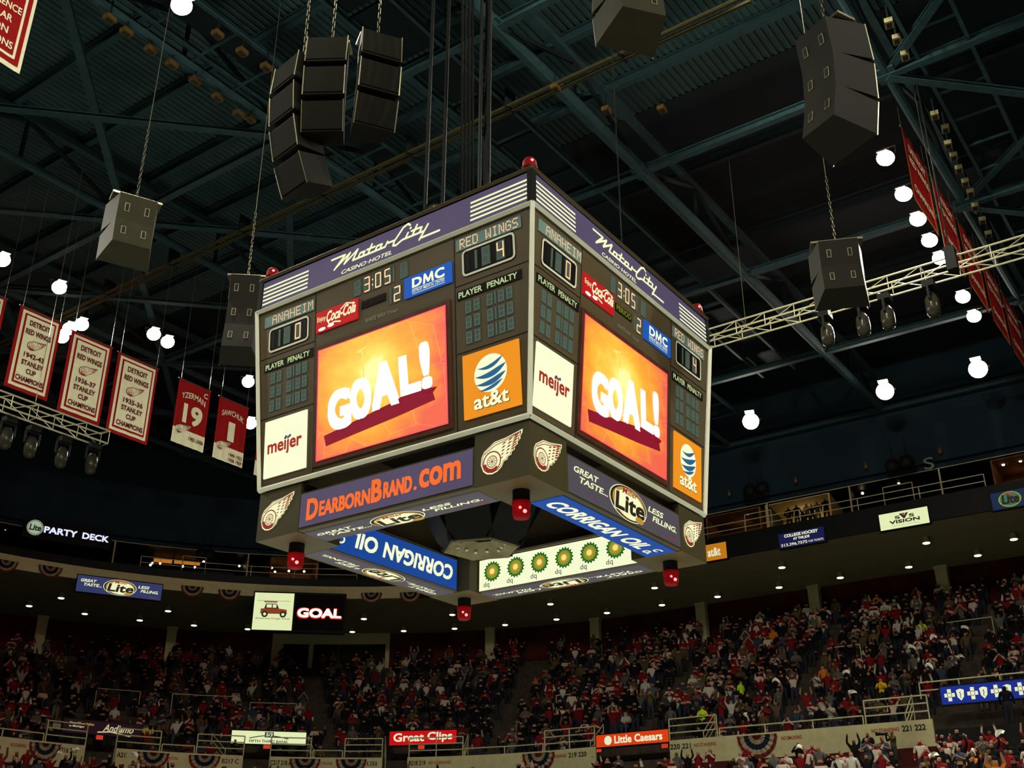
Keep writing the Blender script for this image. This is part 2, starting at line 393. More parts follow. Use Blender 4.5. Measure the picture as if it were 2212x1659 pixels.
M_LEDT = paint('teal_led_panel', (124, 154, 148), .6, var=.08)
M_BLK = paint('matt_black_panel', (26, 22, 20), .7, var=.2)
G_DKRED = glow('screen_dark_red', (150, 22, 48), .8)
G_GREEND = glow('lit_leaf_green', (32, 110, 44), .7); G_GREENL = glow('lit_lime_green', (140, 160, 40), .8); G_YEL = glow('lit_pale_yellow', (236, 226, 120), 1.0)
G_GOLD = glow('lit_gold', (196, 150, 62), .8); G_BROWN = glow('lit_dark_brown', (56, 44, 34), .6)
G_TEXTD = glow('lit_dark_grey_lettering', (48, 52, 50), .5); G_REDLOGO = glow('lit_dark_red_logo', (150, 44, 34), .8)

sb = thing('scoreboard', 'four sided hanging arena scoreboard with lit screens, sponsor signs and score digits', 'scoreboard', (0, 0, Z0))
FL = Fr((-HT, 0, Z2), (0, -1, 0), (-(HT-HB), 0, Z2-Z1)); FR_ = Fr((0, -HT, Z2), (1, 0, 0), (0, -(HT-HB), Z2-Z1))
SL = math.hypot(Z2-Z1, HT-HB)
# body: four tilted slabs and a lid
for k in range(4):
    a = k*PI/2; c, s_ = round(math.cos(a)), round(math.sin(a))
    def rt(x, y, z): return Vector((x*c-y*s_, x*s_+y*c, z))
    P = [rt(-HB, HB, Z1), rt(-HB, -HB, Z1), rt(-HB+.2, -HB+.2, Z1), rt(-HB+.2, HB-.2, Z1), rt(-HT, HT, Z2), rt(-HT, -HT, Z2), rt(-HT+.2, -HT+.2, Z2), rt(-HT+.2, HT-.2, Z2)]
    MB().hexa(P).build('side_panel', M_BOARD, sb)
    P = [rt(-HT, HT, Z2+.001), rt(-HT, -HT, Z2+.001), rt(-HT+.2, -HT+.2, Z2+.001), rt(-HT+.2, HT-.2, Z2+.001), rt(-HT, HT, Z3), rt(-HT, -HT, Z3), rt(-HT+.2, -HT+.2, Z3), rt(-HT+.2, HT-.2, Z3)]
    MB().hexa(P).build('header_panel', M_BLK, sb)
    # pale trim round the tilted face
    mb = MB(); e = .03
    for p, q in ((rt(-HT-e, HT+e, Z2), rt(-HT-e, -HT-e, Z2)), (rt(-HB-e, HB+e, Z1), rt(-HB-e, -HB-e, Z1)), (rt(-HB-e, -HB-e, Z1), rt(-HT-e, -HT-e, Z2))):
        mb.tube(p, q, .055, 4)
    mb.build('trim', M_TRIM, sb)
    mb = MB(); mb.tube(rt(-HT-e, HT+e, Z3+.02), rt(-HT-e, -HT-e, Z3+.02), .045, 4); mb.build('top_edge_trim', M_BOARD, sb)
    MB().box(rt(-HT+.02, -HT+.02, (Z2+Z3)/2), (.12, .12, Z3-Z2)).build('corner_post', M_BLK, sb)
MB().box((0, 0, Z3-.05), (2*HT-.3, 2*HT-.3, .08)).build('lid', M_BLK, sb)
MB().box((0, 0, Z1+1.6), (2*HB-.3, 2*HB-.3, .08)).build('inner_deck', M_BLK, sb)

DOT5 = {'A': '01110100011000111111100011000110001', 'N': '10001110011010110101101011001110001', 'H': '10001100011000111111100011000110001', 'E': '11111100001000011110100001000011111',
        'I': '01110001000010000100001000010001110', 'M': '10001110111010110101100011000110001', 'R': '11110100011000111110101001001010001', 'D': '11110100011000110001100011000111110',
        'W': '10001100011000110101101011101110001', 'G': '01110100011000010111100011000101110', 'S': '01111100001000001110000010000111110', ' ': '0'*35}
SEG = {'0': 'abcdef', '1': 'bc', '2': 'abged', '3': 'abgcd', '4': 'fgbc', '5': 'afgcd', '8': 'abcdefg', ' ': ''}
def seg_dots(fr, x, y, w, h, segs, k=5, r=.013, z=.014):
    mb = MB(); a = .16*w
    L = {'a': ((a, h-a), (w-a, h-a)), 'g': ((a, h/2), (w-a, h/2)), 'd': ((a, a), (w-a, a)), 'f': ((a, h-a), (a, h/2)), 'e': ((a, h/2), (a, a)), 'b': ((w-a, h-a), (w-a, h/2)), 'c': ((w-a, h/2), (w-a, a))}
    for g in segs:
        (x0, y0), (x1, y1) = L[g]
        for i in range(k):
            t = (i+.5)/k; mb.rect(fr, x+x0+(x1-x0)*t-r, y+y0+(y1-y0)*t-r, x+x0+(x1-x0)*t+r, y+y0+(y1-y0)*t+r, z)
    return mb
def digit(fr, x, y, w, h, ch, parent=sb):
    p = MB().slab(fr, x, y, x+w, y+h, 0, .01).build('digit', M_LEDP, parent)
    lit = SEG.get(ch, ''); dim = [g for g in 'abcdefg' if g not in lit]
    if ch == '|':
        MB().rect(fr, x+w*.38, y+.02, x+w*.62, y+h-.02, .013).build('dim_segments', G_DIM, p); return p
    if dim: seg_dots(fr, x, y, w, h, dim, 4, .009, .013).build('dim_segments', G_DIM, p)
    if lit: seg_dots(fr, x, y, w, h, lit, 5, .014 if w > .17 else .010, .015).build('lit_segments', G_DOT, p)
    return p
def led_name(fr, x0, y0, x1, y1, word, off):
    p = MB().slab(fr, x0, y0, x1, y1, 0, .02).build('name_strip', M_LEDT, sb)
    ch = (y1-y0)*.84/7; cw_ = min(ch, (x1-x0-2*min(off, .06))/(6*len(word))); x = x0+off
    for c in word:
        mb = MB()
        for i, b in enumerate(DOT5[c]):
            if b == '1': cx, cy = x+(i % 5)*cw_, y1-.08*(y1-y0)-(i//5+.5)*ch; mb.rect(fr, cx-.010, cy-.010, cx+.010, cy+.010, .024)
        x += cw_*6
        if mb.f: mb.build('lit_letter', G_DOT, p)

def winged_wheel(fr, w, h, parent, outer, red, cream, z=.012, name='winged_wheel_emblem'):
    """fr origin at lower left of the emblem's box; wheel low on the left, wing sweeping to upper right"""
    sx, sy = w/1.3, h
    def T(P): return [(x*sx, y*sy) for x, y in P]
    top = [(.0, .30), (.02, .50), (.10, .64), (.20, .70), (.30, .76), (.42, .84), (.58, .86), (.78, .88), (1.0, .93), (1.3, 1.0)]
    bot = [(1.29, .90), (1.22, .80), (1.24, .76), (1.14, .68), (1.15, .63), (1.05, .56), (1.06, .50), (.96, .45), (.95, .38), (.85, .35), (.83, .28), (.72, .25), (.66, .12), (.52, .02), (.36, -.02), (.20, .01), (.08, .10)]
    S = top+bot; cx, cy = .55, .48
    def inset(P, k): return [(cx+(x-cx)*k[0], cy+(y-cy)*k[1]) for x, y in P]
    base = MB().fan(fr, (cx*sx, cy*sy), T(S), z).build(name, outer, parent)
    tgt = parent if (parent.parent is not None) else base
    MB().fan(fr, (cx*sx, cy*sy), T(inset(S, (.945, .93))), z+.002).build('red_edge', red, tgt)
    mb = MB().fan(fr, (cx*sx, cy*sy), T(inset(S, (.90, .875))), z+.004); mb.build('pale_field', cream, tgt)
    mb = MB(); c2 = (.36, .32)
    k = sy/sx
    mb.ring(fr, c2[0]*sx, c2[1]*sy, .285*sy, .25*sy, z+.006, 24); mb.ring(fr, c2[0]*sx, c2[1]*sy, .165*sy, .145*sy, z+.006, 20); mb.disc(fr, c2[0]*sx, c2[1]*sy, .035*sy, z=z+.006, n=10)
    for q in range(12):
        a = q*PI/6; mb.stroke(fr, [((c2[0])*sx+.05*sy*math.cos(a), c2[1]*sy+.05*sy*math.sin(a)), (c2[0]*sx+.15*sy*math.cos(a), c2[1]*sy+.15*sy*math.sin(a))], .016*sy, z+.006, 0)
    P = [(c2[0]*sx+.25*sy*math.cos(a), c2[1]*sy+.25*sy*math.sin(a)) for a in np.linspace(PI*1.05, PI*1.75, 12)]+[(c2[0]*sx+.19*sy*math.cos(a), c2[1]*sy+.19*sy*math.sin(a)) for a in np.linspace(PI*1.75, PI*1.05, 12)]
    for i in range(11): mb.poly(fr, [P[i], P[i+1], P[22-i], P[23-i]], z+.0065)
    for r_, (n_, x0, x1, y0, y1, L) in enumerate(((5, .62, .66, .34, .70, .13), (5, .78, .84, .42, .76, .16), (6, .92, 1.0, .50, .82, .22))):
        for q in range(n_):
            t = q/(n_-1); x = x0+(x1-x0)*t; y = y0+(y1-y0)*t; l = L*(.7+.5*t)
            mb.poly(fr, [(x*sx, y*sy), ((x+l*.5)*sx, (y-.012+l*.18)*sy), ((x+l)*sx, (y+l*.42)*sy), ((x+l*.45)*sx, (y+.022+l*.26)*sy)], z+.006)
    mb.stroke(fr, T([(.12, .56), (.30, .66), (.46, .74), (.75, .79), (1.1, .90)]), .022*sy, z+.006, 0)
    mb.build('red_detail', red, tgt)
    return base

def script_motor(fr, x0, y0, x1, h):
    """connected streamline script, drawn as strokes"""
    st = [[(0, 1.0), (1.35, 1.0), (.62, .0)], [(.72, .12), (1.85, 1.0), (1.55, .18), (2.6, 1.02), (2.38, .2), (3.0, .2)], [(2.9, .2), (2.98, .58), (3.42, .58), (3.34, .2)], [(2.9, .2), (4.9, .2)],
          [(4.0, .95), (3.85, .2)], [(3.62, .62), (4.38, .62)], [(4.55, .2), (4.62, .58), (5.08, .58), (5.0, .2)], [(4.9, .2), (5.5, .2), (5.6, .58), (5.72, .44), (6.25, .44)],
          [(7.5, 1.22), (7.25, 1.42), (6.85, 1.25), (6.3, .35), (6.3, .02), (6.6, -.06), (7.1, .2), (9.0, .2)], [(7.5, .62), (7.38, .2)], [(8.2, 1.0), (8.02, .2)], [(7.8, .64), (8.6, .64)], [(8.75, .62), (8.66, .2)],
          [(9.3, .66), (8.85, -.42)], [(8.9, -.3), (10.6, -.3)]]
    mb = MB(); k = (x1-x0)/10.9
    for P in st: mb.stroke(fr, [(x0+(x+.28*y)*k, y0+y*h) for x, y in P], .048, .016, 6)
    mb.disc(fr, x0+(7.62+.28*.95)*k, y0+.95*h, .03, z=.016, n=6)
    return mb

def lite_panel(fr, w, h, panel, parent=sb, name='beer_sign', cream=G_LET, part=True):
    """fr origin at the centre"""
    p = MB().slab(fr, -w/2, -h/2, w/2, h/2, -.02, .006).build(name, panel, parent)
    q = p if part else parent
    lite_art(fr, w, h, p); return p
def lite_art(fr, w, h, p, big=1.0):
    k = h
    kx = k*1.38
    MB().disc(fr, 0, 0, .76*kx*big, .51*k*big, .010, 28).build('glow_disc', G_LET, p)
    MB().disc(fr, 0, 0, .73*kx*big, .49*k*big, .013, 28).build('brown_disc', G_BROWN, p)
    MB().disc(fr, .02*k, 0, .66*kx*big, .455*k*big, .016, 28).build('gold_disc', G_GOLD, p)
    MB().disc(fr, .05*k, -.03*k, .58*kx*big, .41*k*big, .019, 28).build('cream_disc', G_LET, p)
    text('Lite', fr, -.60*kx*big, -.33*k*big, .66*kx*big, .25*k*big, G_LET, p, .075, .12, .022)
    text('Lite', fr, -.57*kx*big, -.305*k*big, .63*kx*big, .225*k*big, G_BROWN, p, .05, .12, .025)
    text('Miller', fr, -.26*kx*big, .24*k*big, .36*kx*big, .42*k*big, G_BROWNRED, p, .02, .3, .025)
    MB().disc(fr, .40*kx*big, -.36*k*big, .17*kx*big, .10*k*big, .028, 16).build('seal', G_GOLD, p)
    x0 = -w/2+.04*w; x1 = -.80*kx*big
    text('GREAT', fr, x0, .12*h, x0+(x1-x0)*.72, .30*h, G_LET, p, .035, .25); text('TASTE...', fr, x0+(x1-x0)*.16, -.12*h, x1-.02, .06*h, G_LET, p, .035, .25)
    x0 = .82*kx*big; x1 = w/2-.04*w
    text('LESS', fr, x0, .10*h, x0+(x1-x0)*.55, .28*h, G_LET, p, .035, .25); text('FILLING.', fr, x0+(x1-x0)*.14, -.14*h, x1, .04*h, G_LET, p, .035, .25)
    MB().rect(fr, w/2-.13*w, -.40*h, w/2-.05*w, -.37*h, .012).build('small_print', G_BROWNRED, p)

# ---- video screens: procedural flame coloured picture
def screen_mat(name):
    m = bpy.data.materials.new(name); m.use_nodes = True; nt = m.node_tree; N = nt.nodes.new; L = nt.links.new; b = nt.nodes['Principled BSDF']
    uv = N('ShaderNodeUVMap'); sep = N('ShaderNodeSeparateXYZ'); L(uv.outputs[0], sep.inputs[0])
    def math_(op, a, b_=None, c_=None):
        n = N('ShaderNodeMath'); n.operation = op
        for i, q in enumerate((a, b_, c_)):
            if q is None: continue
            if isinstance(q, (int, float)): n.inputs[i].default_value = q
            else: L(q, n.inputs[i])
        return n.outputs[0]
    dx = math_('SUBTRACT', sep.outputs[0], .42); dy = math_('SUBTRACT', sep.outputs[1], .62)
    r2 = math_('ADD', math_('MULTIPLY', math_('MULTIPLY', dx, dx), 1.6), math_('MULTIPLY', dy, dy))
    nz = N('ShaderNodeTexNoise'); nz.inputs['Scale'].default_value = 5.0; nz.inputs['Detail'].default_value = 6; L(uv.outputs[0], nz.inputs['Vector'])
    v = math_('ADD', math_('SQRT', r2), math_('MULTIPLY', math_('SUBTRACT', nz.outputs['Fac'], .5), .55))
    cr = N('ShaderNodeValToRGB'); L(v, cr.inputs['Fac']); e = cr.color_ramp.elements
    e[0].position = .02; e[0].color = (*lin((255, 250, 160)), 1); e[1].position = .75; e[1].color = (*lin((240, 96, 70)), 1)
    for pos, c in ((.14, (255, 222, 90)), (.34, (250, 186, 52)), (.55, (246, 150, 44))): q = e.new(pos); q.color = (*lin(c), 1)
    # thin light streaks, part of the picture
    wv = N('ShaderNodeTexVoronoi'); wv.feature = 'DISTANCE_TO_EDGE'; wv.inputs['Scale'].default_value = 3.2; L(uv.outputs[0], wv.inputs['Vector'])
    st = math_('LESS_THAN', wv.outputs['Distance'], .010)
    mx = N('ShaderNodeMix'); mx.data_type = 'RGBA'; L(math_('MULTIPLY', st, .12), mx.inputs['Factor']); L(cr.outputs['Color'], mx.inputs[6]); mx.inputs[7].default_value = (*lin((255, 236, 150)), 1)
    # pink edge of the picture
    ex = math_('MINIMUM', math_('MINIMUM', sep.outputs[0], math_('SUBTRACT', 1.0, sep.outputs[0])), math_('MINIMUM', sep.outputs[1], math_('SUBTRACT', 1.0, sep.outputs[1])))
    ed = math_('LESS_THAN', ex, .008)
    mx2 = N('ShaderNodeMix'); mx2.data_type = 'RGBA'; L(ed, mx2.inputs['Factor']); L(mx.outputs[2], mx2.inputs[6]); mx2.inputs[7].default_value = (*lin((246, 60, 96)), 1)
    L(mx2.outputs[2], b.inputs['Emission Color']); b.inputs['Emission Strength'].default_value = 1.05; b.inputs['Base Color'].default_value = (.02, .02, .02, 1)
    return m
M_SCREEN = screen_mat('video_screen_picture')

def screen(fr):
    u0, u1, v0, v1 = -1.69, 1.53, 1.39, 3.69
    MB().slab(fr, u0-.09, -v1-.09, u1+.09, -v0+.09, 0, .03).build('screen_bezel', paint('brown_bezel', (92, 54, 36), .5), sb)
    mb = MB().rect(fr, u0, -v1, u1, -v0, .04); mb.uv = [(0, 0), (1, 0), (1, 1), (0, 1)]
    p = mb.build('video_screen', M_SCREEN, sb)
    P = [(-1.48, -3.22), (-1.42, -3.44), (-.6, -3.36), (.3, -3.28), (1.25, -3.17), (1.2, -3.02), (.95, -3.0), (1.3, -2.93), (.6, -2.86), (.3, -2.96), (-.5, -3.08), (-1.1, -3.18)]
    mb = MB()
    for i in range(len(P)//2-1): mb.poly(fr, [P[-1-i] if i else P[0], P[1+i], P[2+i], P[-2-i]], .043)
    mb.build('brush_stroke', G_DKRED, p)
    for ch, x0, yb, x1, yt, sh in (('G', -1.38, -3.19, -.76, -2.36, 0), ('O', -.80, -3.11, -.27, -2.28, 0), ('A', -.25, -3.03, .42, -2.10, 0), ('L', .40, -2.92, .94, -2.12, 0), ('!', .90, -2.92, 1.20, -1.98, 0)):
        text(ch, fr, x0, yb, x1, yt, G_WHITE, p, .07 if ch != '!' else .05, -.08, .052, 5, 'goal_letter')
    MB().stroke(fr, [(-.46, -2.3), (-.50, -1.75), (-.62, -1.72), (-.42, -1.68)], .035, .046).build('bright_spark', G_YEL, p)

def face(fr, right):
    led_name(fr, -3.28, -.43, -1.86, -.19, 'ANAHEIM', .24); led_name(fr, 1.79, -.39, 3.25, -.15, 'RED WINGS', .10)
    for u0, u1, v0, v1, ch in ((-3.12, -2.01, .52, 1.02, '0'), (1.94, 3.08, .44, .94, '4')):
        p = MB().slab(fr, u0, -v1, u1, -v0, 0, .012).build('score_box', M_BLK, sb)
        mb = MB(); b = .07; fx = fr
        mb.stroke(fx, [(u0+b, -v0), (u1-b, -v0), (u1-.02, -v0-.02), (u1, -v0-b), (u1, -v1+b), (u1-.02, -v1+.02), (u1-b, -v1), (u0+b, -v1), (u0+.02, -v1+.02), (u0, -v1+b), (u0, -v0-b), (u0+.02, -v0-.02), (u0+b, -v0)], .042, .02)
        mb.build('box_outline', M_TRIM, p)
        W = u1-u0
        for q, (a, c) in enumerate(((.12, '|'), (.30, '8x'), (.56, ch))):
            x = u0+a*W*1.1+(.05 if q else .12); digit(fr.at(0, 0, .012), x, -v1+.06, .055 if q == 0 else .19, v1-v0-.12, {'|': '|', '8x': ' '}.get(c, c))
        MB().slab(fr, u1-.17, -v1+.06, u1-.06, -v0-.06, .012, .016).build('dark_blank', M_BLACK, sb); MB().slab(fr, u0+.05, -v1+.06, u0+.15, -v0-.06, .012, .016).build('dark_blank', M_BLACK, sb)
    for u0, u1, v0, v1 in ((-3.24, -1.86, 1.26, 1.44), (1.78, 3.20, 1.21, 1.39)):
        p = MB().slab(fr, u0, -v1, u1, -v0, 0, .015).build('caption_bar', M_BLK, sb)
        text('PLAYER', fr, u0+.04, -v1+.03, u0+.57, -v0-.03, G_LETD, p, .03, 0, .02); text('PENALTY', fr, u0+.68, -v1+.03, u1-.08, -v0-.03, G_LETD, p, .03, 0, .02)
    for u0, v0 in ((-3.06, 1.50), (1.95, 1.46)):
        for r in range(3):
            y = -(v0+.30*r)-.245
            for x, wd, ch in ((0, .145, ' '), (.185, .145, ' '), (.475, .145, ' '), (.645, .05, '|'), (.725, .145, ' '), (.905, .145, ' ')): digit(fr, u0+x, y, wd, .245, ch)
    # clock 3:05, period 2
    for x, wd, ch in ((-.77, .185, ' '), (-.515, .185, '3'), (-.30, .05, '|'), (-.225, .185, '0'), (.015, .185, '5'), (.235, .05, '|'), (.42, .20, ' ')): digit(fr, x, -.50, wd, .35, ch)
    MB().rect(fr, -.285, -.29, -.255, -.26, .02).rect(fr, -.285, -.40, -.255, -.37, .02).build('clock_colon', G_DOT, sb)
    digit(fr, .25, -.95, .20, .35, '2'); digit(fr, .16, -.95, .05, .35, '|')
    p = MB().slab(fr, -.57, -.82, .06, -.66, 0, .015).build('period_box', M_BLK, sb)
    text('PERIOD', fr, -.54, -.80, .03, -.68, glow('dim_yellow_lettering', (138, 140, 26), .6) if right else glow('unlit_brown_lettering', (44, 18, 16), .3), p, .03, 0, .02)
    text('WHITE WAY', fr, -.47, -1.15, .06, -1.06, glow('dim_grey_lettering', (150, 148, 120), .5), sb, .01, 0, .012); text('Chicago', fr, .10, -1.16, .36, -1.07, MATS['dim_grey_lettering'], sb, .005, 0, .012)
    # sponsor signs
    p = MB().slab(fr, -1.77, -.99, -.65, -.55, 0, .03).build('soda_sign', G_RED, sb)
    text('Enjoy', fr, -1.73, -.80, -1.50, -.66, G_LET, p, .01, 0, .036); text('Coca-Cola', fr, -1.48, -.84, -.69, -.60, G_LET, p, .03, .4, .036)
    MB().stroke(fr, [(-1.45, -.80), (-1.40, -.90), (-1.25, -.88), (-1.1, -.92)], .03, .036).stroke(fr, [(-1.1, -.66), (-.95, -.57), (-.72, -.64)], .025, .036).build('swash', G_LET, p)
    MB().disc(fr, -1.6, -.945, .10, .035, .036, 12).disc(fr, -1.36, -.93, .09, .03, .036, 12).build('droplet', G_WHITE, p)
    p = MB().slab(fr, .54, -.96, 1.68, -.54, 0, .03).build('hospital_sign', G_BLUE, sb)
    text('D', fr, .74, -.80, .98, -.60, G_CREAM, p, .05, 0, .036); text('C', fr, 1.29, -.805, 1.52, -.595, G_CREAM, p, .05, 0, .036); MB().stroke(fr, [(1.03, -.79), (1.05, -.61), (1.135, -.77), (1.22, -.61), (1.24, -.79)], .05, .036, 4).build('lettering', G_CREAM, p); text('DETROIT MEDICAL CENTER', fr, .74, -.90, 1.52, -.84, G_LET, p, .01, 0, .036)
    MB().rect(fr, .74, -.83, 1.52, -.82, .034).rect(fr, .74, -.93, 1.52, -.92, .034).build('rule', G_LET, p)
    p = MB().slab(fr, -3.13, -3.73, -1.97, -2.55, 0, .03).build('grocery_sign', G_CREAM, sb)
    text('meijer', fr, -3.03, -3.34, -2.08, -2.98, G_BROWNRED, p, .03, 0, .036)
    MB().disc(fr, -2.515, -2.99, .032, z=.041, n=10).disc(fr, -2.405, -2.99, .032, z=.041, n=10).build('blue_dot', G_BLUED, p)
    p = MB().slab(fr, 1.87, -3.71, 3.08, -2.51, 0, .03).build('phone_sign', G_ORANGE, sb)
    cx, cy, r = 2.47, -2.98, .35
    MB().disc(fr, cx, cy, r, z=.034, n=32).build('globe', G_CREAM, p)
    mb = MB()
    for yc, th, bend in ((.20, .07, -.10), (.05, .10, -.10), (-.10, .095, -.09), (-.225, .06, -.06)):
        hw = math.sqrt(max(0, r*r-yc*yc)); n = 12; up = []; dn = []
        for i in range(n+1):
            t = -1+2*i/n; x = cx+hw*.98*t; yb = cy+yc+bend*(1-t*t)*.8+.12*t*.5; q = th*.5*(1-abs(t)**2.2)*(1.1+.5*t)
            up.append((x, yb+q)); dn.append((x, yb-q))
        for i in range(n): mb.poly(fr, [dn[i], dn[i+1], up[i+1], up[i]], .038)
    mb.build('globe_stripe', G_BSTRIPE, p)
    text('at&t', fr, 2.11, -3.60, 2.85, -3.33, G_BROWN, p, .045, 0, .034); text('at&t', fr, 2.10, -3.59, 2.84, -3.32, G_CREAM, p, .03, 0, .038)
    screen(fr)
    # panel joints
    for a, b in (((-1.82, -.05), (-1.80, -3.88)), ((1.74, -.05), (1.70, -3.88)), ((-3.38, -1.13), (-1.82, -1.13)), ((1.74, -1.10), (3.38, -1.10)), ((-3.30, -2.46), (-1.82, -2.46)), ((1.74, -2.43), (3.30, -2.43))): MB().stroke(fr, [a, b], .018, .004, 0).build('panel_joint', M_BLK, sb)

def header(fr, right):
    p = MB().rect(fr, -3.44, .05, 3.44, Z3-Z2-.05, .012).build('header_sign', G_PURP, sb)
    for a, b in ((-3.40, -2.07), (2.13, 3.42)):
        for k in range(5): MB().rect(fr, a, .135+.095*k, b, .135+.095*k+.042, .018).build('stripe', G_LET, p)
    script_motor(fr, -1.50, .30, 1.50, .26).build('script_lettering', G_LET, p)
    text('CASINO', fr, -1.12, .12, -.45, .21, G_LET, p, .02, .25, .018); text('\u00b7HOTEL', fr, -.42, .12, .22, .21, G_LET, p, .02, .25, .018)
face(FL, False); face(FR_, True)
header(Fr((-HT-.001, 0, Z2), (0, -1, 0), (0, 0, 1)), False); header(Fr((0, -HT-.001, Z2), (1, 0, 0), (0, 0, 1)), True)

# ---- lower ring: corner blocks and sign boxes
for sx in (-1, 1):
    for sy in (-1, 1):
        b = MB().box((sx*2.64, sy*2.64, (Z0+Z1-.06)/2), (1.13, 1.13, Z1-.06-Z0)).build('corner_block', M_BLOCK, sb)
        bc = MB().lathe((sx*2.65, sy*2.65, Z0-.20), [(.135, 0), (.15, .02), (.15, .20)], 16).build('beacon', M_BLACK, sb)
        MB().lathe((sx*2.65, sy*2.65, Z0-.50), [(.06, 0), (.13, .02), (.15, .08), (.15, .22), (.165, .24), (.165, .30)], 16).build('beacon_glass', G_BEACON, bc, smooth=True)
        MB().disc(Fr((sx*2.65-.11, sy*2.65-.11, Z0-.38), (.7, -.7, 0), (0, 0, 1)), .03, -.03, .035, z=.02, n=8).disc(Fr((sx*2.65-.11, sy*2.65-.11, Z0-.38), (.7, -.7, 0), (0, 0, 1)), -.05, .03, .025, z=.02, n=8).build('beacon_bulb', G_BEACONH, bc)
        tb = MB().lathe((sx*3.36, sy*3.36, Z3), [(.14, 0), (.14, .13)], 16).build('beacon', M_BLACK, sb)
        MB().lathe((sx*3.36, sy*3.36, Z3+.13), [(.15, 0), (.15, .03), (.135, .06), (.13, .16), (.10, .22), (.03, .245)], 16).build('beacon_glass', G_BEACON, tb, smooth=True)
        MB().disc(Fr((sx*3.36-.1, sy*3.36-.1, Z3+.24), (.7, -.7, 0), (0, 0, 1)), .02, .0, .03, z=.015, n=8).build('beacon_bulb', G_BEACONH, tb)
        ld = bpy.data.lights.new('beacon_lamp', 'POINT'); ld.color = (1, .04, .05); ld.energy = 2.0; ld.shadow_soft_size = .12
        lo = bpy.data.objects.new('beacon_lamp', ld); lo.location = (sx*2.65-(.19 if sx < 0 else -.19), sy*2.65-.05, Z0-.36-Z0); put(lo, sb)
for fr in (Fr((-3.205, 0, Z0), (0, -1, 0), (0, 0, 1)), Fr((0, -3.205, Z0), (1, 0, 0), (0, 0, 1))):
    for x in (-3.10, 2.22):
        winged_wheel(fr.at(x, .18), .86, .66, sb, G_LET, G_REDLOGO, G_LET, .012)
BW = 4.14
def ringbox(ax, sg):
    c = 2.8*sg; sz = (.8, 4.16, .74) if ax == 0 else (4.16, .8, .74)
    MB().box((c if ax == 0 else 0, c if ax == 1 else 0, Z0+.385), sz).build('sign_box', M_BLOCK, sb)
for a, s_ in ((0, -1), (1, -1), (0, 1), (1, 1)): ringbox(a, s_)
# outer signs
fo = Fr((-3.21, 0, Z0+.39), (0, -1, 0), (0, 0, 1))
p = MB().slab(fo, -BW/2+.03, -.32, BW/2-.03, .33, -.005, .006).build('brand_sign', G_PURP, sb)
for body, a, b, y0, y1 in (('D', -1.86, -1.56, -.22, .20), ('EARBORN', -1.53, -.26, -.20, .10), ('B', -.24, .02, -.20, .24), ('RAND', .05, .72, -.17, .14), ('.', .76, .83, -.16, -.09), ('com', .88, 1.80, -.16, .19)):
    text(body, fo, a, y0, b, y1, G_DORANGE, p, .05, 0, .014)
lite_panel(Fr((0, -3.21, Z0+.39), (1, 0, 0), (0, 0, 1)), BW-.06, .66, G_PURD)
# undersides
fz = Z0-.005
lite_panel(Fr((-2.76, 0, fz), (0, -1, 0), (-1, 0, 0)), BW-.06, .58, G_PURD)
def oil(fr, w, h):
    p = MB().slab(fr, -w/2, -h/2, w/2, h/2, -.01, .006).build('oil_sign', G_BLUED, sb)
    text('CORRIGAN', fr, -w*.46, -h*.26, w*.12, h*.26, G_CREAM, p, .045, .22, .014); text('OIL', fr, w*.16, -h*.26, w*.35, h*.26, G_CREAM, p, .045, .22, .014)
    text('C', fr, w*.40, h*.02, w*.45, h*.27, G_CREAM, p, .04, .22, .014); text('o.', fr, w*.385, -h*.28, w*.445, -h*.05, G_CREAM, p, .04, .22, .014)
oil(Fr((0, -2.76, fz), (1, 0, 0), (0, -1, 0)), BW-.04, .66)
lite_panel(Fr((0, 2.76, fz), (-1, 0, 0), (0, 1, 0)), BW-.06, .58, G_PURD)
lite_panel(Fr((2.76, 0, fz), (0, 1, 0), (1, 0, 0)), BW-.06, .58, G_PURD)
# inner faces of the far sides, hung upside down
oil(Fr((0, 2.395, Z0+.375), (-1, 0, 0), (0, 0, -1)), BW-.1, .68)
fb = Fr((2.395, 0, Z0+.375), (0, 1, 0), (0, 0, -1))
p = MB().slab(fb, -BW/2+.04, -.35, BW/2-.04, .35, -.01, .006).build('petrol_sign', G_CREAM, sb)
for k in range(6):
    x = 1.66-.64*k
    for rad, g, z in ((.245, G_GREEND, .012), (.185, G_GREENL, .016), (.13, G_GOLD, .020), (.075, G_YEL, .024)):
        n = 18; P = []
        for i in range(2*n): q = rad*(1.0 if i % 2 == 0 else .80); P.append((x+q*math.cos(PI*i/n), -.05+q*math.sin(PI*i/n)))
        MB().fan(fb, (x, -.05), P, z).build('sunburst', g, p)
    text('bp', fb, x+.08, .17, x+.24, .32, G_TEXTD, p, .0, 0, .014)
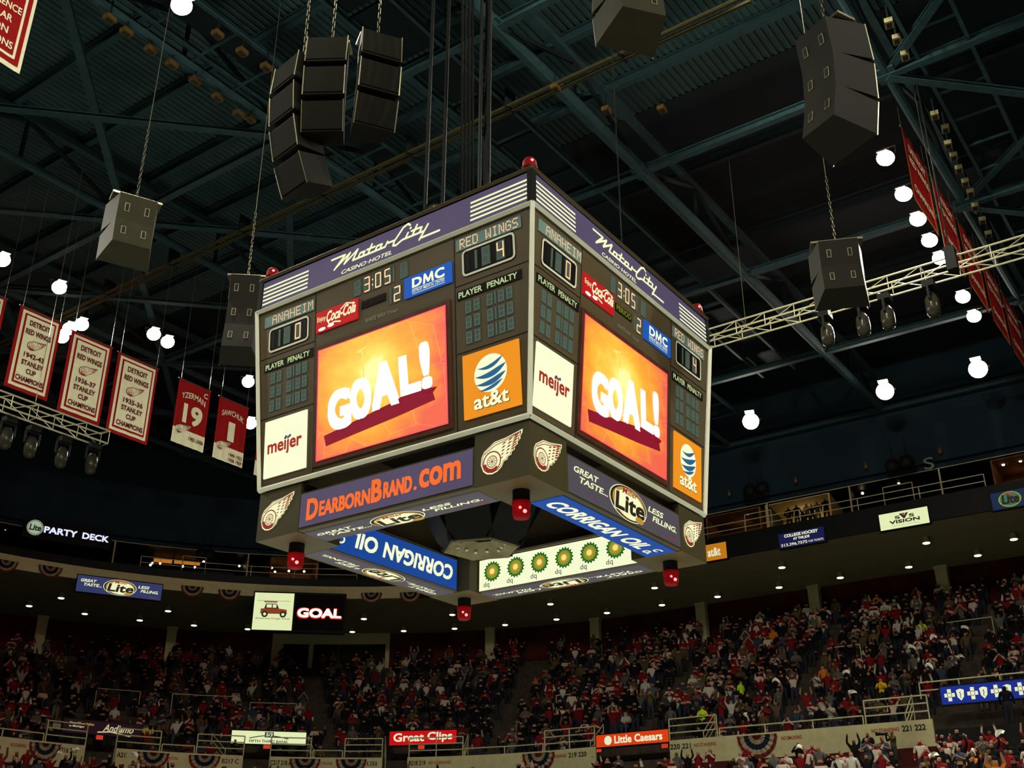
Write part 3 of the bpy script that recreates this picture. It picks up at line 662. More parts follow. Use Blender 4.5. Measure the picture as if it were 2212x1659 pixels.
# loudspeakers inside the ring
for k in range(6):
    a = k*PI/3+.35; c, s_ = math.cos(a), math.sin(a); X = Vector((c, s_, 0)); Yv = Vector((-s_, c, 0)); U = (Vector((0, 0, 1))+X*.55).normalized(); Nn = Yv.cross(U)
    o = Vector((.35, .45, 7.05))+X*.75
    q = MB().box(o, (.55, .95, 1.15), (X*.86-Vector((0, 0, .5)), Yv, U)).build('ring_loudspeaker', M_BLACK, sb)
    MB().box(o-U*.60, (.5, .85, .05), (X*.86-Vector((0, 0, .5)), Yv, U)).build('end_plate', paint('speaker_end_plate', (110, 102, 76), .6), q)
    for yy in (-.25, 0, .25): MB().box(o-U*.64+Yv*yy, (.06, .06, .05), (X*.86-Vector((0, 0, .5)), Yv, U)).build('bolt', M_ALU, q)
for (x, y) in ((.9, 1.9), (1.9, .9), (-.6, 2.2)): MB().box((x, y, 7.4), (.5, .12, .05)).build('pale_bracket', M_TRIM, sb)
# suspension pipes and cables up to the roof
for (x, y, r) in ((-3.15, -.70, .04), (-2.95, -.98, .04), (-2.75, -1.95, .05), (-2.6, -1.8, .07), (1.6, 1.6, .05)): MB().tube((x, y, Z3), (x, y, 28), r, 6).build('suspension_pipe', M_BLACK, sb)
for k in range(4):
    x = -2.6+.12*k; P = [Vector((x-.6*math.sin(t*PI), -1.2-.5*math.sin(t*PI)+t*.3, Z3+15.5*t-2.2*math.sin(t*PI))) for t in np.linspace(0, 1, 12)]
    MB().path(P, .03, 5).build('power_cable', M_BLACK, sb)
MB().tube((0.1, -3.3, Z3), (.1, -3.3, 28), .012, 5).build('guy_cable', M_BLK, sb)
mb = MB().tube((-2.9, -.75, Z3), (-2.9, -.75, Z3+.12), .2, 10); mb.lathe((-2.9, -.75, Z3+.12), [(.1, 0), (.24, .15), (.24, .35), (.12, .48)], 12); mb.build('roof_camera_dome', paint('smoked_dome', (90, 84, 64), .15, .4), sb)
# ================================================================== HANGING THINGS
M_SPK = paint('lit_olive_speaker', (46, 42, 28), .7, var=.10)  # cabinets that catch light: the brightness is put into the olive
M_SPKD = paint('shaded_olive_speaker', (24, 21, 14), .7, var=.10)  # cabinets in shade: the darkness is put into the same olive
M_GRL = paint('black_speaker_grille', (26, 25, 19), .85, var=.35, scale=60)
M_HW = paint('shiny_rigging_steel', (110, 104, 84), .3, .7, var=.1)
M_HANDLE = paint('pale_handle_rim', (136, 128, 96), .5)
def chain(mb, a, b, n):
    a, b = Vector(a), Vector(b)
    for i in range(n):
        p = a+(b-a)*(i/n); q = a+(b-a)*((i+.75)/n); o = Vector((.03, 0, 0)) if i % 2 else Vector((0, .03, 0))
        mb.tube(p+o, q+o, .009, 4).tube(p-o, q-o, .009, 4).tube(p-o, p+o, .009, 4).tube(q-o, q+o, .009, 4)
    return mb
def speaker_column(root, top, face, n, w, h, d, tilt0, dt, handles=False, roofz=28.0, chained=True, gap=.0, sm=None):
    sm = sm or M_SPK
    """cabinets hung one under another from a top bar; face = unit direction the grilles look to"""
    f0 = Vector(face).normalized(); sd = Vector((0, 0, 1)).cross(f0).normalized(); p = Vector(top); tilt = tilt0
    MB().box(p+Vector((0, 0, .06)), (w*.96, d*.5, .06), (sd, f0, Vector((0, 0, 1)))).build('rigging_bar', M_HW, root)
    for i in range(n):
        a = math.radians(tilt); f = f0*math.cos(a)-Vector((0, 0, 1))*math.sin(a); u = sd.cross(f)*-1.0
        if u.z < 0: u = -u
        c = p-u*(h/2+.01)
        hw, hb = w/2, w/2*.72
        P = []
        for zz in (-h/2+.015, h/2-.015):
            P += [c-sd*hb-f*(d/2)+u*zz, c+sd*hb-f*(d/2)+u*zz, c+sd*hw+f*(d/2)+u*zz, c-sd*hw+f*(d/2)+u*zz]
        b = MB().hexa(P).build('cabinet', sm, root)
        MB().box(c+f*(d/2+.012), (w*.94, .02, h*.82), (sd, f, u)).build('grille', M_GRL, b)
        for s in (-1, 1):
            MB().tube(c+sd*(s*hw*.98)+f*(d/2+.02)-u*(h/2), c+sd*(s*hw*.98)+f*(d/2+.02)+u*(h/2), .016, 4).build('rigging_strap', M_HW, b)
            if handles:
                o = c-f*(d/2+.006)+sd*(s*w*.19)
                MB().box(o, (.12, .02, .24), (sd, f, u)).build('handle_rim', M_HANDLE, b); MB().box(o-f*.008, (.085, .02, .20), (sd, f, u)).build('handle_recess', M_BLACK, b)
        p = c-u*(h/2+.01+gap); tilt += dt
    for s in ((-1, 1) if chained else (0,)):
        q = Vector(top)+sd*(s*w*.4)+Vector((0, 0, .1))
        chain(MB(), q, q+Vector((0, 0, 2.4)), 18).build('chain', M_HW, root)
        MB().tube(q+Vector((0, 0, 2.4)), Vector((q.x, q.y, roofz)), .012, 4).build('hoist_cable', M_HW, root)
def toward_cam(P, deg=0.0):
    v = Vector((CAM.x-P.x, CAM.y-P.y, 0)).normalized(); a = math.radians(deg)
    return Vector((v.x*math.cos(a)-v.y*math.sin(a), v.x*math.sin(a)+v.y*math.cos(a), 0))
pc = onz(740, 235, 16.0)
r = thing('speaker_cluster', 'big three column loudspeaker cluster hung on chains above the scoreboard', 'loudspeaker', pc-Vector((0, 0, 1.4)))
for px, py, deg in ((815, 98, 14), (716, 108, -14), (653, 150, -58)):
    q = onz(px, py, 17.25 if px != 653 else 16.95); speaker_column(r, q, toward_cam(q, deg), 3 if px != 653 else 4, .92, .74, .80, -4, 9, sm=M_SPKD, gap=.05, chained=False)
SPK = [((293, 440), 16.9, 2, 1.35, .82, 1.0, 188, 'olive loudspeaker pair with four handles hung under a bright lamp', True),
       ((1362, -62), 16.9, 2, 1.25, .80, 1.0, 205, 'olive loudspeaker cut by the top of the picture above the scoreboard', True),
       ((1785, 75), 16.9, 3, 1.25, .95, 1.0, 140, 'tall dark loudspeaker column in front of the upper floodlights', True),
       ((1806, 532), 16.9, 2, 1.50, .86, 1.0, 188, 'dark loudspeaker pair hung in front of the pale lighting truss', True),
       ((535, 606), 16.9, 3, 1.20, .88, .9, 170, 'dim loudspeaker column peeking out behind the scoreboard edge', True)]
for (px, py), z, n, w_, h_, d_, deg, lab, hd in SPK:
    q = onz(px, py, z); r = thing('speaker_column', lab, 'loudspeaker', q-Vector((0, 0, n*h_)), group='line arrays around the scoreboard')
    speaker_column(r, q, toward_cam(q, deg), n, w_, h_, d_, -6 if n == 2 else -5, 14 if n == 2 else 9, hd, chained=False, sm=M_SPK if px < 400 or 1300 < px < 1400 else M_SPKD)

# ---------------- floodlights
G_LAMP = glow('floodlight_lens', (255, 255, 236), 26.0, .02)
M_HOUS = paint('floodlight_housing', (120, 116, 96), .45, .4, var=.1)
def aim(o, P, T):
    d = (Vector(T)-Vector(P)).normalized(); o.rotation_euler = d.to_track_quat('-Z', 'Y').to_euler()
def flood_proto():
    t = bpy.data.objects.new('floodlight', None); t.empty_display_size = .2; COL.objects.link(t); ORG[t.name] = Vector((0, 0, 0))
    MB().lathe((0, 0, 0), [(.355, -.05), (.345, 0), (.26, .16), (.16, .30), (.15, .52), (.06, .56)], 18).build('housing', M_HOUS, t, smooth=False)
    MB().lathe((0, 0, -.10), [(.29, 0), (.35, .025), (.35, .05)], 20).build('lens', G_LAMP, t)
    mb = MB(); mb.path([Vector((-.38, 0, .1)), Vector((-.38, 0, .72)), Vector((.38, 0, .72)), Vector((.38, 0, .1))], .025, 5); mb.build('bracket', M_HOUS, t)
    MB().quad((-.2, .34, -.1), (.2, .34, -.1), (.2, .5, -.3), (.2-.4, .5, -.3)).build('glare_visor', M_ALU, t)
    return t
FP = flood_proto(); first = [True]
def flood(P, T, label, group, power=1.0):
    if first[0]: o = FP; first[0] = False
    else: o = copy_tree(FP)
    o.location = P; aim(o, P, T); o['label'] = label; o['category'] = 'floodlight'; o['group'] = group
    ld = bpy.data.lights.new('flood_beam', 'SPOT'); ld.energy = FLOOD_W*power; ld.spot_size = math.radians(104 if group != 'far side floodlights' else 70); ld.spot_blend = .6; ld.shadow_soft_size = .3; ld.color = (1.0, .98, .80)
    lo = bpy.data.objects.new('flood_beam', ld); COL.objects.link(lo); lo.parent = o; lo.location = (0, 0, -.2)
    return o
ORD = ['first', 'second', 'third', 'fourth', 'fifth', 'sixth', 'seventh', 'eighth', 'ninth', 'tenth', 'eleventh', 'twelfth', 'thirteenth', 'fourteenth', 'fifteenth', 'sixteenth', 'seventeenth', 'eighteenth', 'nineteenth', 'twentieth']
RA = [(1870, 250), (1913, 340), (1952, 418), (1983, 472), (2008, 518), (2031, 556), (2080, 640), (2104, 682)]
for k, (x, y) in enumerate(RA):
    P = onz(x, y, 27.0); flood(P, (P.x*.45-4, P.y*.5-2, ICE_Z), 'lit round floodlight beside the red banner row, %s from the top' % ORD[k], 'floodlights by the red banners')
RB = [(392, 10, 'above the cable of the olive loudspeaker pair'), (5, 560, 'at the frame edge above the white banners'), (128, 620, 'above the first white banner'), (332, 721, 'left of a touching pair near the blue beam'), (362, 738, 'right of a touching pair near the blue beam'), (536, 824, 'above the red number banners'), (541, 914, 'between red banners beside the scoreboard'), (134, 727, 'lower one between two white banners'), (150, 709, 'upper one between two white banners'), (176, 700, 'edge on over the middle white banner')]
for x, y, wh in RB:
    P = onz(x, y, 27.0 if y < 900 else 25.0); flood(P, (P.x*.3-3, P.y*.3-4, ICE_Z), 'lit round floodlight '+wh, 'floodlights over the banner side')
for k, (x, y) in enumerate([(1622, 910), (1912, 845), (2113, 797)]):
    P = onz(x, y, 27.0); flood(P, (CAM.x+4, CAM.y+6, -2), 'floodlight enlarged by its glare on the far side, %s' % ['nearest the scoreboard', 'the middle one', 'nearest the red banners'][k], 'far side floodlights', .5).scale = (1.45, 1.45, 1.45)  # scaled up so the lamp shape takes in its glare
OVER = [(-14, 32.4, 0, 0, -4), (-8, 32.4, 0, 0, -4), (-1, 32.4, 0, 10, -4), (-16, -4, 3, 26, 20), (-8, -4, 9, 26, 20), (0, -4, 42, 14, 10), (8, -4, 44, -2, 9), (-20, 12, 0, 10, -4), (-20, -18, 0, -6, -4), (-10, -22, 0, 0, -4), (2, -22, 0, 0, -4), (14, -22, 40, 0, 5)]
for k, (x, y, tx, ty, tz) in enumerate(OVER):    # unseen banks added above the frame; some aimed to brighten stands and banners
    flood(Vector((x, y, 27)), (tx, ty, tz), 'added unseen floodlight above the picture, %s' % ORD[k], 'added floodlights overhead', .85 if tz > 0 else 1.5)

# ---------------- small unlit fixtures
M_FIXB = paint('orange_brown_fixture', (92, 72, 38), .5, .3); M_FIXP = paint('pale_fixture_frame', (120, 112, 80), .5); M_LENS = paint('dark_lens', (40, 36, 28), .3)
def fixture(P, yaw, label, group, mat):
    r = thing('unlit_fixture', label, 'light fixture', P, group, rot=(0, 0, yaw)); ORG[r.name] = Vector((0, 0, 0))
    MB().box((0, 0, 0), (.38, .28, .18)).build('housing', mat, r); MB().box((0, 0, -.10), (.27, .18, .03)).build('lens', M_LENS, r); MB().tube((0, 0, .1), (0, 0, .8), .03, 5).build('stem', M_STEELD, r)
for k, (x, y) in enumerate([(1920, 50), (1937, 85), (1955, 120), (2019, 249), (2042, 278), (2048, 312), (2060, 338), (2071, 365), (2085, 394), (2096, 416), (2106, 446), (2122, 476), (2135, 506)]):
    fixture(onz(x, y, 27), .2, 'unlit pale box fixture right of the red banner row, %s from the top' % ORD[k], 'unlit fixtures by the red banners', M_FIXP)
for k, (x, y) in enumerate([(237, 40), (273, 69), (325, 108), (371, 139), (421, 174), (470, 210), (515, 246), (541, 257)]):  # orange light on these fixtures is put into the housing colour
    fixture(onz(x, y, 27.4), .1, 'small orange-lit fixture along the lamp catwalk outer row, %s from the top' % ORD[k], 'orange-lit catwalk fixtures', M_FIXB)
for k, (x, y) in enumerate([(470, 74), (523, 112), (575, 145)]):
    fixture(onz(x, y, 27.4), .1, 'small orange-lit fixture along the lamp catwalk inner row, %s from the top' % ORD[k], 'orange-lit catwalk fixtures', M_FIXB)
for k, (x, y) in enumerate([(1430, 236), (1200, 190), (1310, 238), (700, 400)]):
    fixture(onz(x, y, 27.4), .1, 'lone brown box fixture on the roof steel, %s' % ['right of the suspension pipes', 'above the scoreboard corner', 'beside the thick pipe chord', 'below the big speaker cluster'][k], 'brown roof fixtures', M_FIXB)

# ---------------- lighting trusses with moving heads
def box_truss(name, label, a, b, step, hs=.27):
    a, b = Vector(a), Vector(b); d = (b-a); L = d.length; d.normalize(); sd = d.cross(Vector((0, 0, 1))); up = Vector((0, 0, 1))
    r = thing(name, label, 'truss', (a+b)/2-up*hs)
    cs = [sd*(i*hs)+up*(j*hs) for i, j in ((-1, -1), (1, -1), (1, 1), (-1, 1))]
    for c in cs: MB().tube(a+c, b+c, .035, 6).build('chord', M_ALU, r)
    n = int(L/step)
    for k in range(n+1):
        p = a+d*(k*L/n)
        for i in range(4):
            if i % 2 or k % 3 == 0: MB().tube(p+cs[i], p+cs[(i+1) % 4], .018, 4).build('lacing_bar', M_ALU, r)
            if k < n and i % 2:
                q = a+d*((k+1)*L/n); MB().tube(p+cs[i], q+cs[(i+1) % 4], .018, 4).build('lacing_bar', M_ALU, r)
    for t in (.25, .75):
        p = a+(b-a)*t; MB().tube(p+up*hs, p+up*(28-p.z), .012, 4).build('hoist_cable', M_HW, r)
    return r
M_HEAD = paint('glossy_black_lamp', (46, 44, 34), .2, .1, var=.1)
def moving_head(P, label, group, k=1.0):
    r = thing('moving_head_lamp', label, 'stage light', P, group); ORG[r.name] = Vector((0, 0, 0))
    MB().box((0, 0, .12*k), (.42*k, .36*k, .20*k)).build('base', M_BLACK, r)
    MB().path([Vector((-.27*k, 0, -.45*k)), Vector((-.27*k, 0, 0)), Vector((.27*k, 0, 0)), Vector((.27*k, 0, -.45*k))], .045*k, 6).build('yoke', M_BLACK, r)
    MB().lathe((0, 0, -.95*k), [(.13*k, 0), (.19*k, .06*k), (.22*k, .3*k), (.20*k, .6*k), (.10*k, .78*k)], 14).build('head', M_HEAD, r, smooth=True)
    MB().lathe((0, 0, -.97*k), [(.11*k, 0), (.13*k, .02*k)], 14).build('lens', M_LENS, r)
box_truss('lighting_truss', 'pale box lighting truss running right from behind the scoreboard', (19.0, 5.6, 20.0), (19.0, -9.8, 20.0), 1.15)
for k, (x, y) in enumerate([(1783, 690), (1862, 685), (1915, 668), (2006, 612)]):
    P = onx(x, y, 19.0); P.z = 19.42; moving_head(P, 'black moving head lamp under the pale truss, %s from the scoreboard' % ORD[k], 'moving heads under the far truss', 1.15)
box_truss('lighting_truss', 'pale box lighting truss entering below the white banners', (-6.0, 24.2, 16.6), onz(226, 948, 16.6), 1.0)
for k, (x, y) in enumerate([(22, 905), (74, 925), (140, 948), (204, 962)]):
    P = onz(x, y, 16.2); P.z = 16.02; moving_head(P, 'black moving head lamp under the left truss, %s from the frame edge' % ORD[k], 'moving heads under the left truss', 1.05)
r = thing('hoist_motor', 'black chain hoist hanging where truss and red banners cross', 'hoist', onx(2055, 560, 18.4)-Vector((0, 0, .6)))
q = onx(2055, 560, 18.4); MB().box(q, (.35, .35, .9)).build('body', M_BLACK, r); MB().tube(q+Vector((0, 0, .4)), Vector((q.x, q.y, 28)), .03, 5).build('chain', M_BLACK, r)

# ---------------- banners
M_BW = paint('white_banner_cloth', (250, 243, 206), .9, var=.05, scale=8); M_BR = paint('red_banner_cloth', (158, 24, 26), .85, var=.10, scale=6); M_BD = paint('dark_red_print', (104, 28, 30), .9)
def cloth(fr, x0, y0, x1, y1, z, amp=.05, nx=14, ny=6, waves=3.0):
    mb = MB()
    for j in range(ny+1):
        for i in range(nx+1):
            u = i/nx; v = j/ny; mb.v.append(tuple(fr(x0+(x1-x0)*u, y0+(y1-y0)*v, z+amp*math.sin(u*waves*2*PI+v*1.3)*(1-.6*v))))
    for j in range(ny):
        for i in range(nx): a = j*(nx+1)+i; mb.f.append((a, a+1, a+nx+2, a+nx+1)); mb.mi.append(0)
    return mb
def banner_root(fr, w_, h_, label, group, mat):
    r = thing('hanging_banner', label, 'banner', fr(w_/2, 0, 0), group)
    MB().tube(fr(-.05, h_, 0), fr(w_+.05, h_, 0), .03, 6).build('top_pole', M_HW, r)
    for x in (.1, w_-.1): MB().tube(fr(x, h_, 0), fr(x, h_, 0)+Vector((0, 0, 28.0-fr(x, h_, 0).z)), .01, 4).build('hanging_wire', M_HW, r)
    return r
def champ(fr, w_, h_, year, label):
    r = banner_root(fr, w_, h_, label, 'championship banners', M_BR)
    c = cloth(fr, 0, 0, w_, h_, 0, .012).build('cloth', M_BR, r)
    cloth(fr, .14, .14, w_-.14, h_-.12, .02, .012).build('white_border', M_BW, c); cloth(fr, .25, .27, w_-.25, h_-.25, .04, .012).build('red_border', M_BR, c); cloth(fr, .33, .35, w_-.33, h_-.33, .06, .012).build('white_field', M_BW, c)
    def ln(t, y, wd, h): text(t, fr, w_/2-wd/2, y, w_/2+wd/2, y+h, M_BD, c, .04, 0, .085)
    H = h_/4.0; W = w_/2.15
    ln('DETROIT', 3.18*H, 1.05*W, .27*H); ln('RED WINGS', 2.74*H, 1.28*W, .27*H); ln(year, 1.62*H, 1.02*W, .25*H); ln('STANLEY', 1.24*H, 1.10*W, .25*H); ln('CUP', .86*H, .50*W, .25*H); ln('CHAMPIONS', .45*H, 1.38*W, .25*H)
    winged_wheel(fr.at(w_/2-.44*W, 2.03*H), .90*W, .56*H, c, M_BD, M_BR, M_BW, .085)
BY = 26.7
def by_px(tl, tr, br, bl, Y=BY):
    P = [ony(*q, Y) for q in (tl, tr, br, bl)]
    x0 = (P[0].x+P[3].x)/2; x1 = (P[1].x+P[2].x)/2; z1 = (P[0].z+P[1].z)/2; z0 = (P[2].z+P[3].z)/2
    return Fr((x0, Y, z0), (1, 0, 0), (0, 0, 1)), x1-x0, z1-z0
for q, yr, lab in ((((45, 655), (130, 700), (105, 865), (8, 835)), '1942-43', 'white red bordered championship banner reading 1942-43'), (((155, 712), (242, 752), (215, 918), (122, 888)), '1936-37', 'white red bordered championship banner reading 1936-37'),
                   (((258, 763), (343, 795), (316, 962), (225, 928)), '1935-36', 'white red bordered championship banner reading 1935-36')):
    fr, w_, h_ = by_px(*q); champ(fr, w_, h_, yr, lab)
fr3, w3, h3 = by_px((45, 655), (130, 700), (105, 865), (8, 835))
champ(fr3.at(-(w3+.62), 0), w3, h3, '', 'white red bordered banner cut by the left frame edge')
def jersey(fr, w_, h_, nm, num, yrs, label, cap=''):
    r = banner_root(fr, w_, h_, label, 'retired number banners', M_BR); c = cloth(fr, 0, .24*h_, w_, h_, 0, .015, waves=4).build('red_cloth', M_BR, r); cw_ = cloth(fr, 0, 0, w_, .24*h_, 0, .015, waves=4).build('white_hem', M_BW, r)
    wf = lambda a: .05*h_*(1-(2*a-1)**2)
    text(nm, fr, w_*.13, .70*h_, w_*.87, .79*h_, M_BW, c, .01, 0, .03, warp=wf)
    dx = .19*w_ if len(num) == 1 else .33*w_
    text(num, fr, w_/2-dx*.8 if len(num) > 1 else w_/2-.11*w_, .34*h_, w_/2+dx if len(num) > 1 else w_/2+.11*w_, .65*h_, M_BW, c, .05, 0, .03)
    if cap: text(cap, fr, w_*.80, .84*h_, w_*.92, .92*h_, M_BW, c, .02, 0, .03)
    winged_wheel(fr.at(.06*w_, .16*h_), .46*w_, .16*h_, c, M_BW, M_BD, M_BW, .035)
    for i, y_ in enumerate(yrs): text(y_, fr, w_*.5, (.10-.08*i)*h_+.01, w_*.95, (.16-.08*i)*h_, M_BD, cw_, .02, 0, .03)
fr, w_, h_ = by_px((388, 815), (455, 846), (438, 982), (369, 948)); jersey(fr, w_, h_, 'YZERMAN', '19', ['1983-2006'], 'red retired number banner with a large white 19', 'C')
fr, w_, h_ = by_px((475, 853), (537, 884), (522, 1013), (458, 985)); jersey(fr, w_, h_, 'SAWCHUK', '1', ['1949-1955', '1968-1969'], 'red retired number banner with a single large white 1')
jersey(fr.at(w_+.75, -.1), w_, h_, '', '10', [], 'red retired number banner half hidden behind the scoreboard')
P = ony(42, 160, 15.6)
fr = Fr((P.x-2.6, 15.6, P.z), (1, 0, 0), (0, 0, 1)); r = banner_root(fr, 2.6, 4.4, 'red champion banner with white rim at the upper left frame corner', 'red champion banners', M_BR)
c = cloth(fr, 0, 0, 2.6, 4.4, 0, .012).build('cloth', M_BW, r); cloth(fr, .12, .18, 2.48, 4.25, .02, .012).build('red_border', M_BR, c); cloth(fr, .26, .36, 2.32, 4.1, .04, .012).build('white_border', M_BW, c); cloth(fr, .36, .46, 2.23, 4.0, .06, .012).build('red_field', M_BR, c)
for t, y_, wd in (('CHAMPIONS', .60, 1.7), ('SEASON', 1.08, 1.2), ('REGULAR', 1.55, 1.3), ('CONFERENCE', 2.02, 1.75), ('WESTERN', 2.50, 1.3), ('2006-07', 3.0, 1.2)): text(t, fr, 1.3-wd/2, y_, 1.3+wd/2, y_+.28, M_BW, c, .02, 0, .085)
for k in range(8):
    x0 = 19.6+3.9*k; fr = Fr((x0, -5.1, 23.6), (1, 0, 0), (0, 0, 1))
    r = banner_root(fr, 3.2, 3.4, 'edge-on red banner in the long row under the floodlights, %s from the top' % ORD[k], 'red banner row', M_BR)
    c = cloth(fr, 0, 0, 3.2, 3.4, 0, .02).build('cloth', M_BR, r); MB().rect(fr, 0, 0, 3.2, .10, .03).rect(fr, 0, 0, .08, 3.4, .03).rect(fr, 3.12, 0, 3.2, 3.4, .03).build('gold_hem', paint('gold_hem_cloth', (170, 140, 70), .8), c)
    for t, y_, wd in (('DETROIT', 2.5, 2.2), ('RED WINGS', 1.9, 2.5), ('CHAMPIONS', .6, 2.5)): text(t, fr, 1.6-wd/2, y_, 1.6+wd/2, y_+.35, M_BW, c, .02, 0, .05)
# ================================================================== THINGS ON THE STANDS
def onwall(x, y, d):
    P, s = hit(x, y, d); t = tang(d, s)
    if t.dot(CR) < 0: t = -t
    return P, s, t
def sign_frame(tl, br, d):
    """upright frame on the plan curve of depth d between two pixels: origin centre, width, height"""
    A, sa, _ = onwall(*tl, d); B, sb_, _ = onwall(*br, d)
    ex = Vector((B.x-A.x, B.y-A.y, 0)); w_ = ex.length; zm = (A.z+B.z)/2; return A, B, ex.normalized(), w_
def quad_frame(tl, tr, br, bl, d, out=.0):
    A = onwall(*tl, d)[0]; B = onwall(*tr, d)[0]; C_ = onwall(*br, d)[0]; D = onwall(*bl, d)[0]
    l = (A+D)/2; r = (B+C_)/2; ex = Vector((r.x-l.x, r.y-l.y, 0)); w_ = ex.length
    z1 = (A.z+B.z)/2; z0 = (C_.z+D.z)/2; c = (l+r)/2; c.z = (z0+z1)/2
    fr = Fr(c, ex, (0, 0, 1)); fr.o = fr(0, 0, out); return fr, w_, z1-z0
def lit_sign(name, label, fr, w_, h_, panel, depth=.25, frame=M_BLACK, cat='sign', group=None):
    r = thing(name, label, cat, fr(0, -h_/2), group)
    MB().slab(fr, -w_/2-.06, -h_/2-.06, w_/2+.06, h_/2+.06, -depth, -.005).build('cabinet', frame, r)
    p = MB().rect(fr, -w_/2, -h_/2, w_/2, h_/2, .0).build('face', panel, r); return r, p
GF = {'white': glow('far_sign_cream', (226, 236, 180), .95), 'let': glow('far_sign_lettering', (235, 238, 200), .9)}
# fascia signs
fr, w_, h_ = quad_frame((1490, 1185), (1569, 1170), (1571, 1206), (1492, 1219), 10.5, .05); r, p = lit_sign('phone_sign', 'orange lit phone company sign on the dark fascia by the scoreboard', fr, w_, h_, glow('far_orange', (206, 128, 26), .8)); text('at&t', fr, -.02, -h_*.26, w_*.34, h_*.26, GF['let'], p, .03)
fr, w_, h_ = quad_frame((1683, 1155), (1780, 1137), (1782, 1168), (1684, 1187), 10.5, .05); r, p = lit_sign('ticket_sign', 'navy lit sign advertising college hockey tickets', fr, w_, h_, glow('far_navy', (30, 32, 88), .6))
textc('COLLEGE HOCKEY', fr, 0, h_*.30, h_*.22, GF['let'], p, .05, maxw=w_*.92); textc('AT THE JOE', fr, 0, h_*.0, h_*.22, GF['let'], p, .05, maxw=w_*.6)
text('313.396.7575', fr, -w_*.46, -h_*.42, w_*.12, -h_*.22, GF['let'], p, .02); text('FOR TICKETS', fr, w_*.15, -h_*.40, w_*.47, -h_*.26, GF['let'], p, .01)
fr, w_, h_ = quad_frame((1899, 1113), (2004, 1094), (2008, 1129), (1903, 1148), 10.5, .05); r, p = lit_sign('optician_sign', 'cream lit sign with dark vision lettering', fr, w_, h_, GF['white'])
text('S', fr, -w_*.18, h_*.05, -w_*.07, h_*.25, G_TEXTD, p, .06); text('V', fr, -w_*.08, h_*.02, w_*.10, h_*.36, G_TEXTD, p, .07); text('S', fr, w_*.11, h_*.05, w_*.22, h_*.25, G_TEXTD, p, .06); text('VISION', fr, -w_*.30, -h_*.22, w_*.32, -h_*.0, G_TEXTD, p, .07); text('OPTICAL CENTERS', fr, -w_*.26, -h_*.38, w_*.30, -h_*.31, glow('far_faint_print', (180, 180, 110), .7), p, .0)
MB().poly(fr, [(-w_*.03, h_*.36), (w_*.04, h_*.36), (w_*.01, h_*.18)], .02).build('red_wedge', G_BROWNRED, p)
def far_lite(tl, tr, br, bl, lab, panel, words, big=1.0):
    fr, w_, h_ = quad_frame(tl, tr, br, bl, 10.5, .05); r, p = lit_sign('beer_sign', lab, fr, w_, h_, panel)
    if words: lite_art(fr, w_, h_, p, .95)
    else:
        MB().disc(fr, -w_*.12, 0, h_*.62, h_*.46, .01, 24).build('glow_disc', G_GREENL, p); MB().disc(fr, -w_*.12, 0, h_*.54, h_*.40, .02, 24).build('teal_disc', glow('far_teal', (70, 130, 110), .6), p); text('Lite', fr, -w_*.12-h_*.45, -h_*.28, -w_*.12+h_*.5, h_*.28, G_BROWN, p, .06, .1, .03); text('Miller', fr, -w_*.12-h_*.2, h_*.24, -w_*.12+h_*.3, h_*.40, G_BROWNRED, p, .02, .2, .03)
far_lite((2142, 1067), (2246, 1048), (2249, 1085), (2143, 1104), 'blue green beer sign on the fascia cut by the right frame edge', glow('far_blue', (34, 52, 88), .6), False)
far_lite((166, 1243), (349, 1262), (349, 1297), (165, 1278), 'blue beer sign with a large emblem on the cream fascia', glow('far_blue_lit', (58, 66, 112), .75), True)
# corner video board
fr, w_, h_ = quad_frame((548, 1280), (742, 1285), (744, 1365), (547, 1360), 9.6, .0)
r = thing('corner_board', 'black corner video board showing a picture of a red car and flaming letters', 'video board', fr(0, -h_/2))
MB().slab(fr, -w_/2-.1, -h_/2-.12, w_/2+.1, h_/2+.1, -.5, -.01).build('cabinet', M_BLACK, r)
p = MB().rect(fr, -w_/2, -h_/2, -w_/2+w_*.435, h_/2, .0).build('picture_panel', GF['white'], r); xc = -w_/2+w_*.2175
G_CAR = glow('car_red_print', (150, 66, 34), .8); k = h_*.26
MB().poly(fr, [(xc-1.3*k, -.25*k), (xc-1.3*k, .25*k), (xc-.9*k, .3*k), (xc+.5*k, .3*k), (xc+1.35*k, .2*k), (xc+1.4*k, -.25*k)], .01).build('car_body', G_CAR, p)
MB().poly(fr, [(xc-.95*k, .3*k), (xc-.8*k, .8*k), (xc+.3*k, .8*k), (xc+.55*k, .3*k)], .01).build('car_cabin', G_TEXTD, p)
MB().rect(fr, xc-.72*k, .38*k, xc-.2*k, .72*k, .02).rect(fr, xc-.1*k, .38*k, xc+.28*k, .72*k, .02).build('car_window', GF['white'], p)
MB().rect(fr, xc-1.0*k, .92*k, xc+.35*k, 1.05*k, .015).build('roof_rack', G_CAR, p); MB().rect(fr, xc-1.7*k, 1.08*k, xc+1.7*k, 1.11*k, .012).build('picture_rule', G_TEXTD, p)
for q in (-.85, 1.0): MB().disc(fr, xc+q*k, -.3*k, .33*k, z=.02, n=14).build('car_tyre', G_TEXTD, p); MB().disc(fr, xc+q*k, -.3*k, .16*k, z=.025, n=10).build('car_hub', GF['white'], p)
text('All-New Jeep Wrangler 4-Door', fr, xc-1.75*k, -.86*k, xc+1.75*k, -.66*k, G_TEXTD, p, .01)
p = MB().rect(fr, -w_/2+w_*.46, -h_/2+.05, w_/2, h_/2-.05, .0).build('led_panel', paint('dark_led_panel', (22, 12, 10), .95), r)
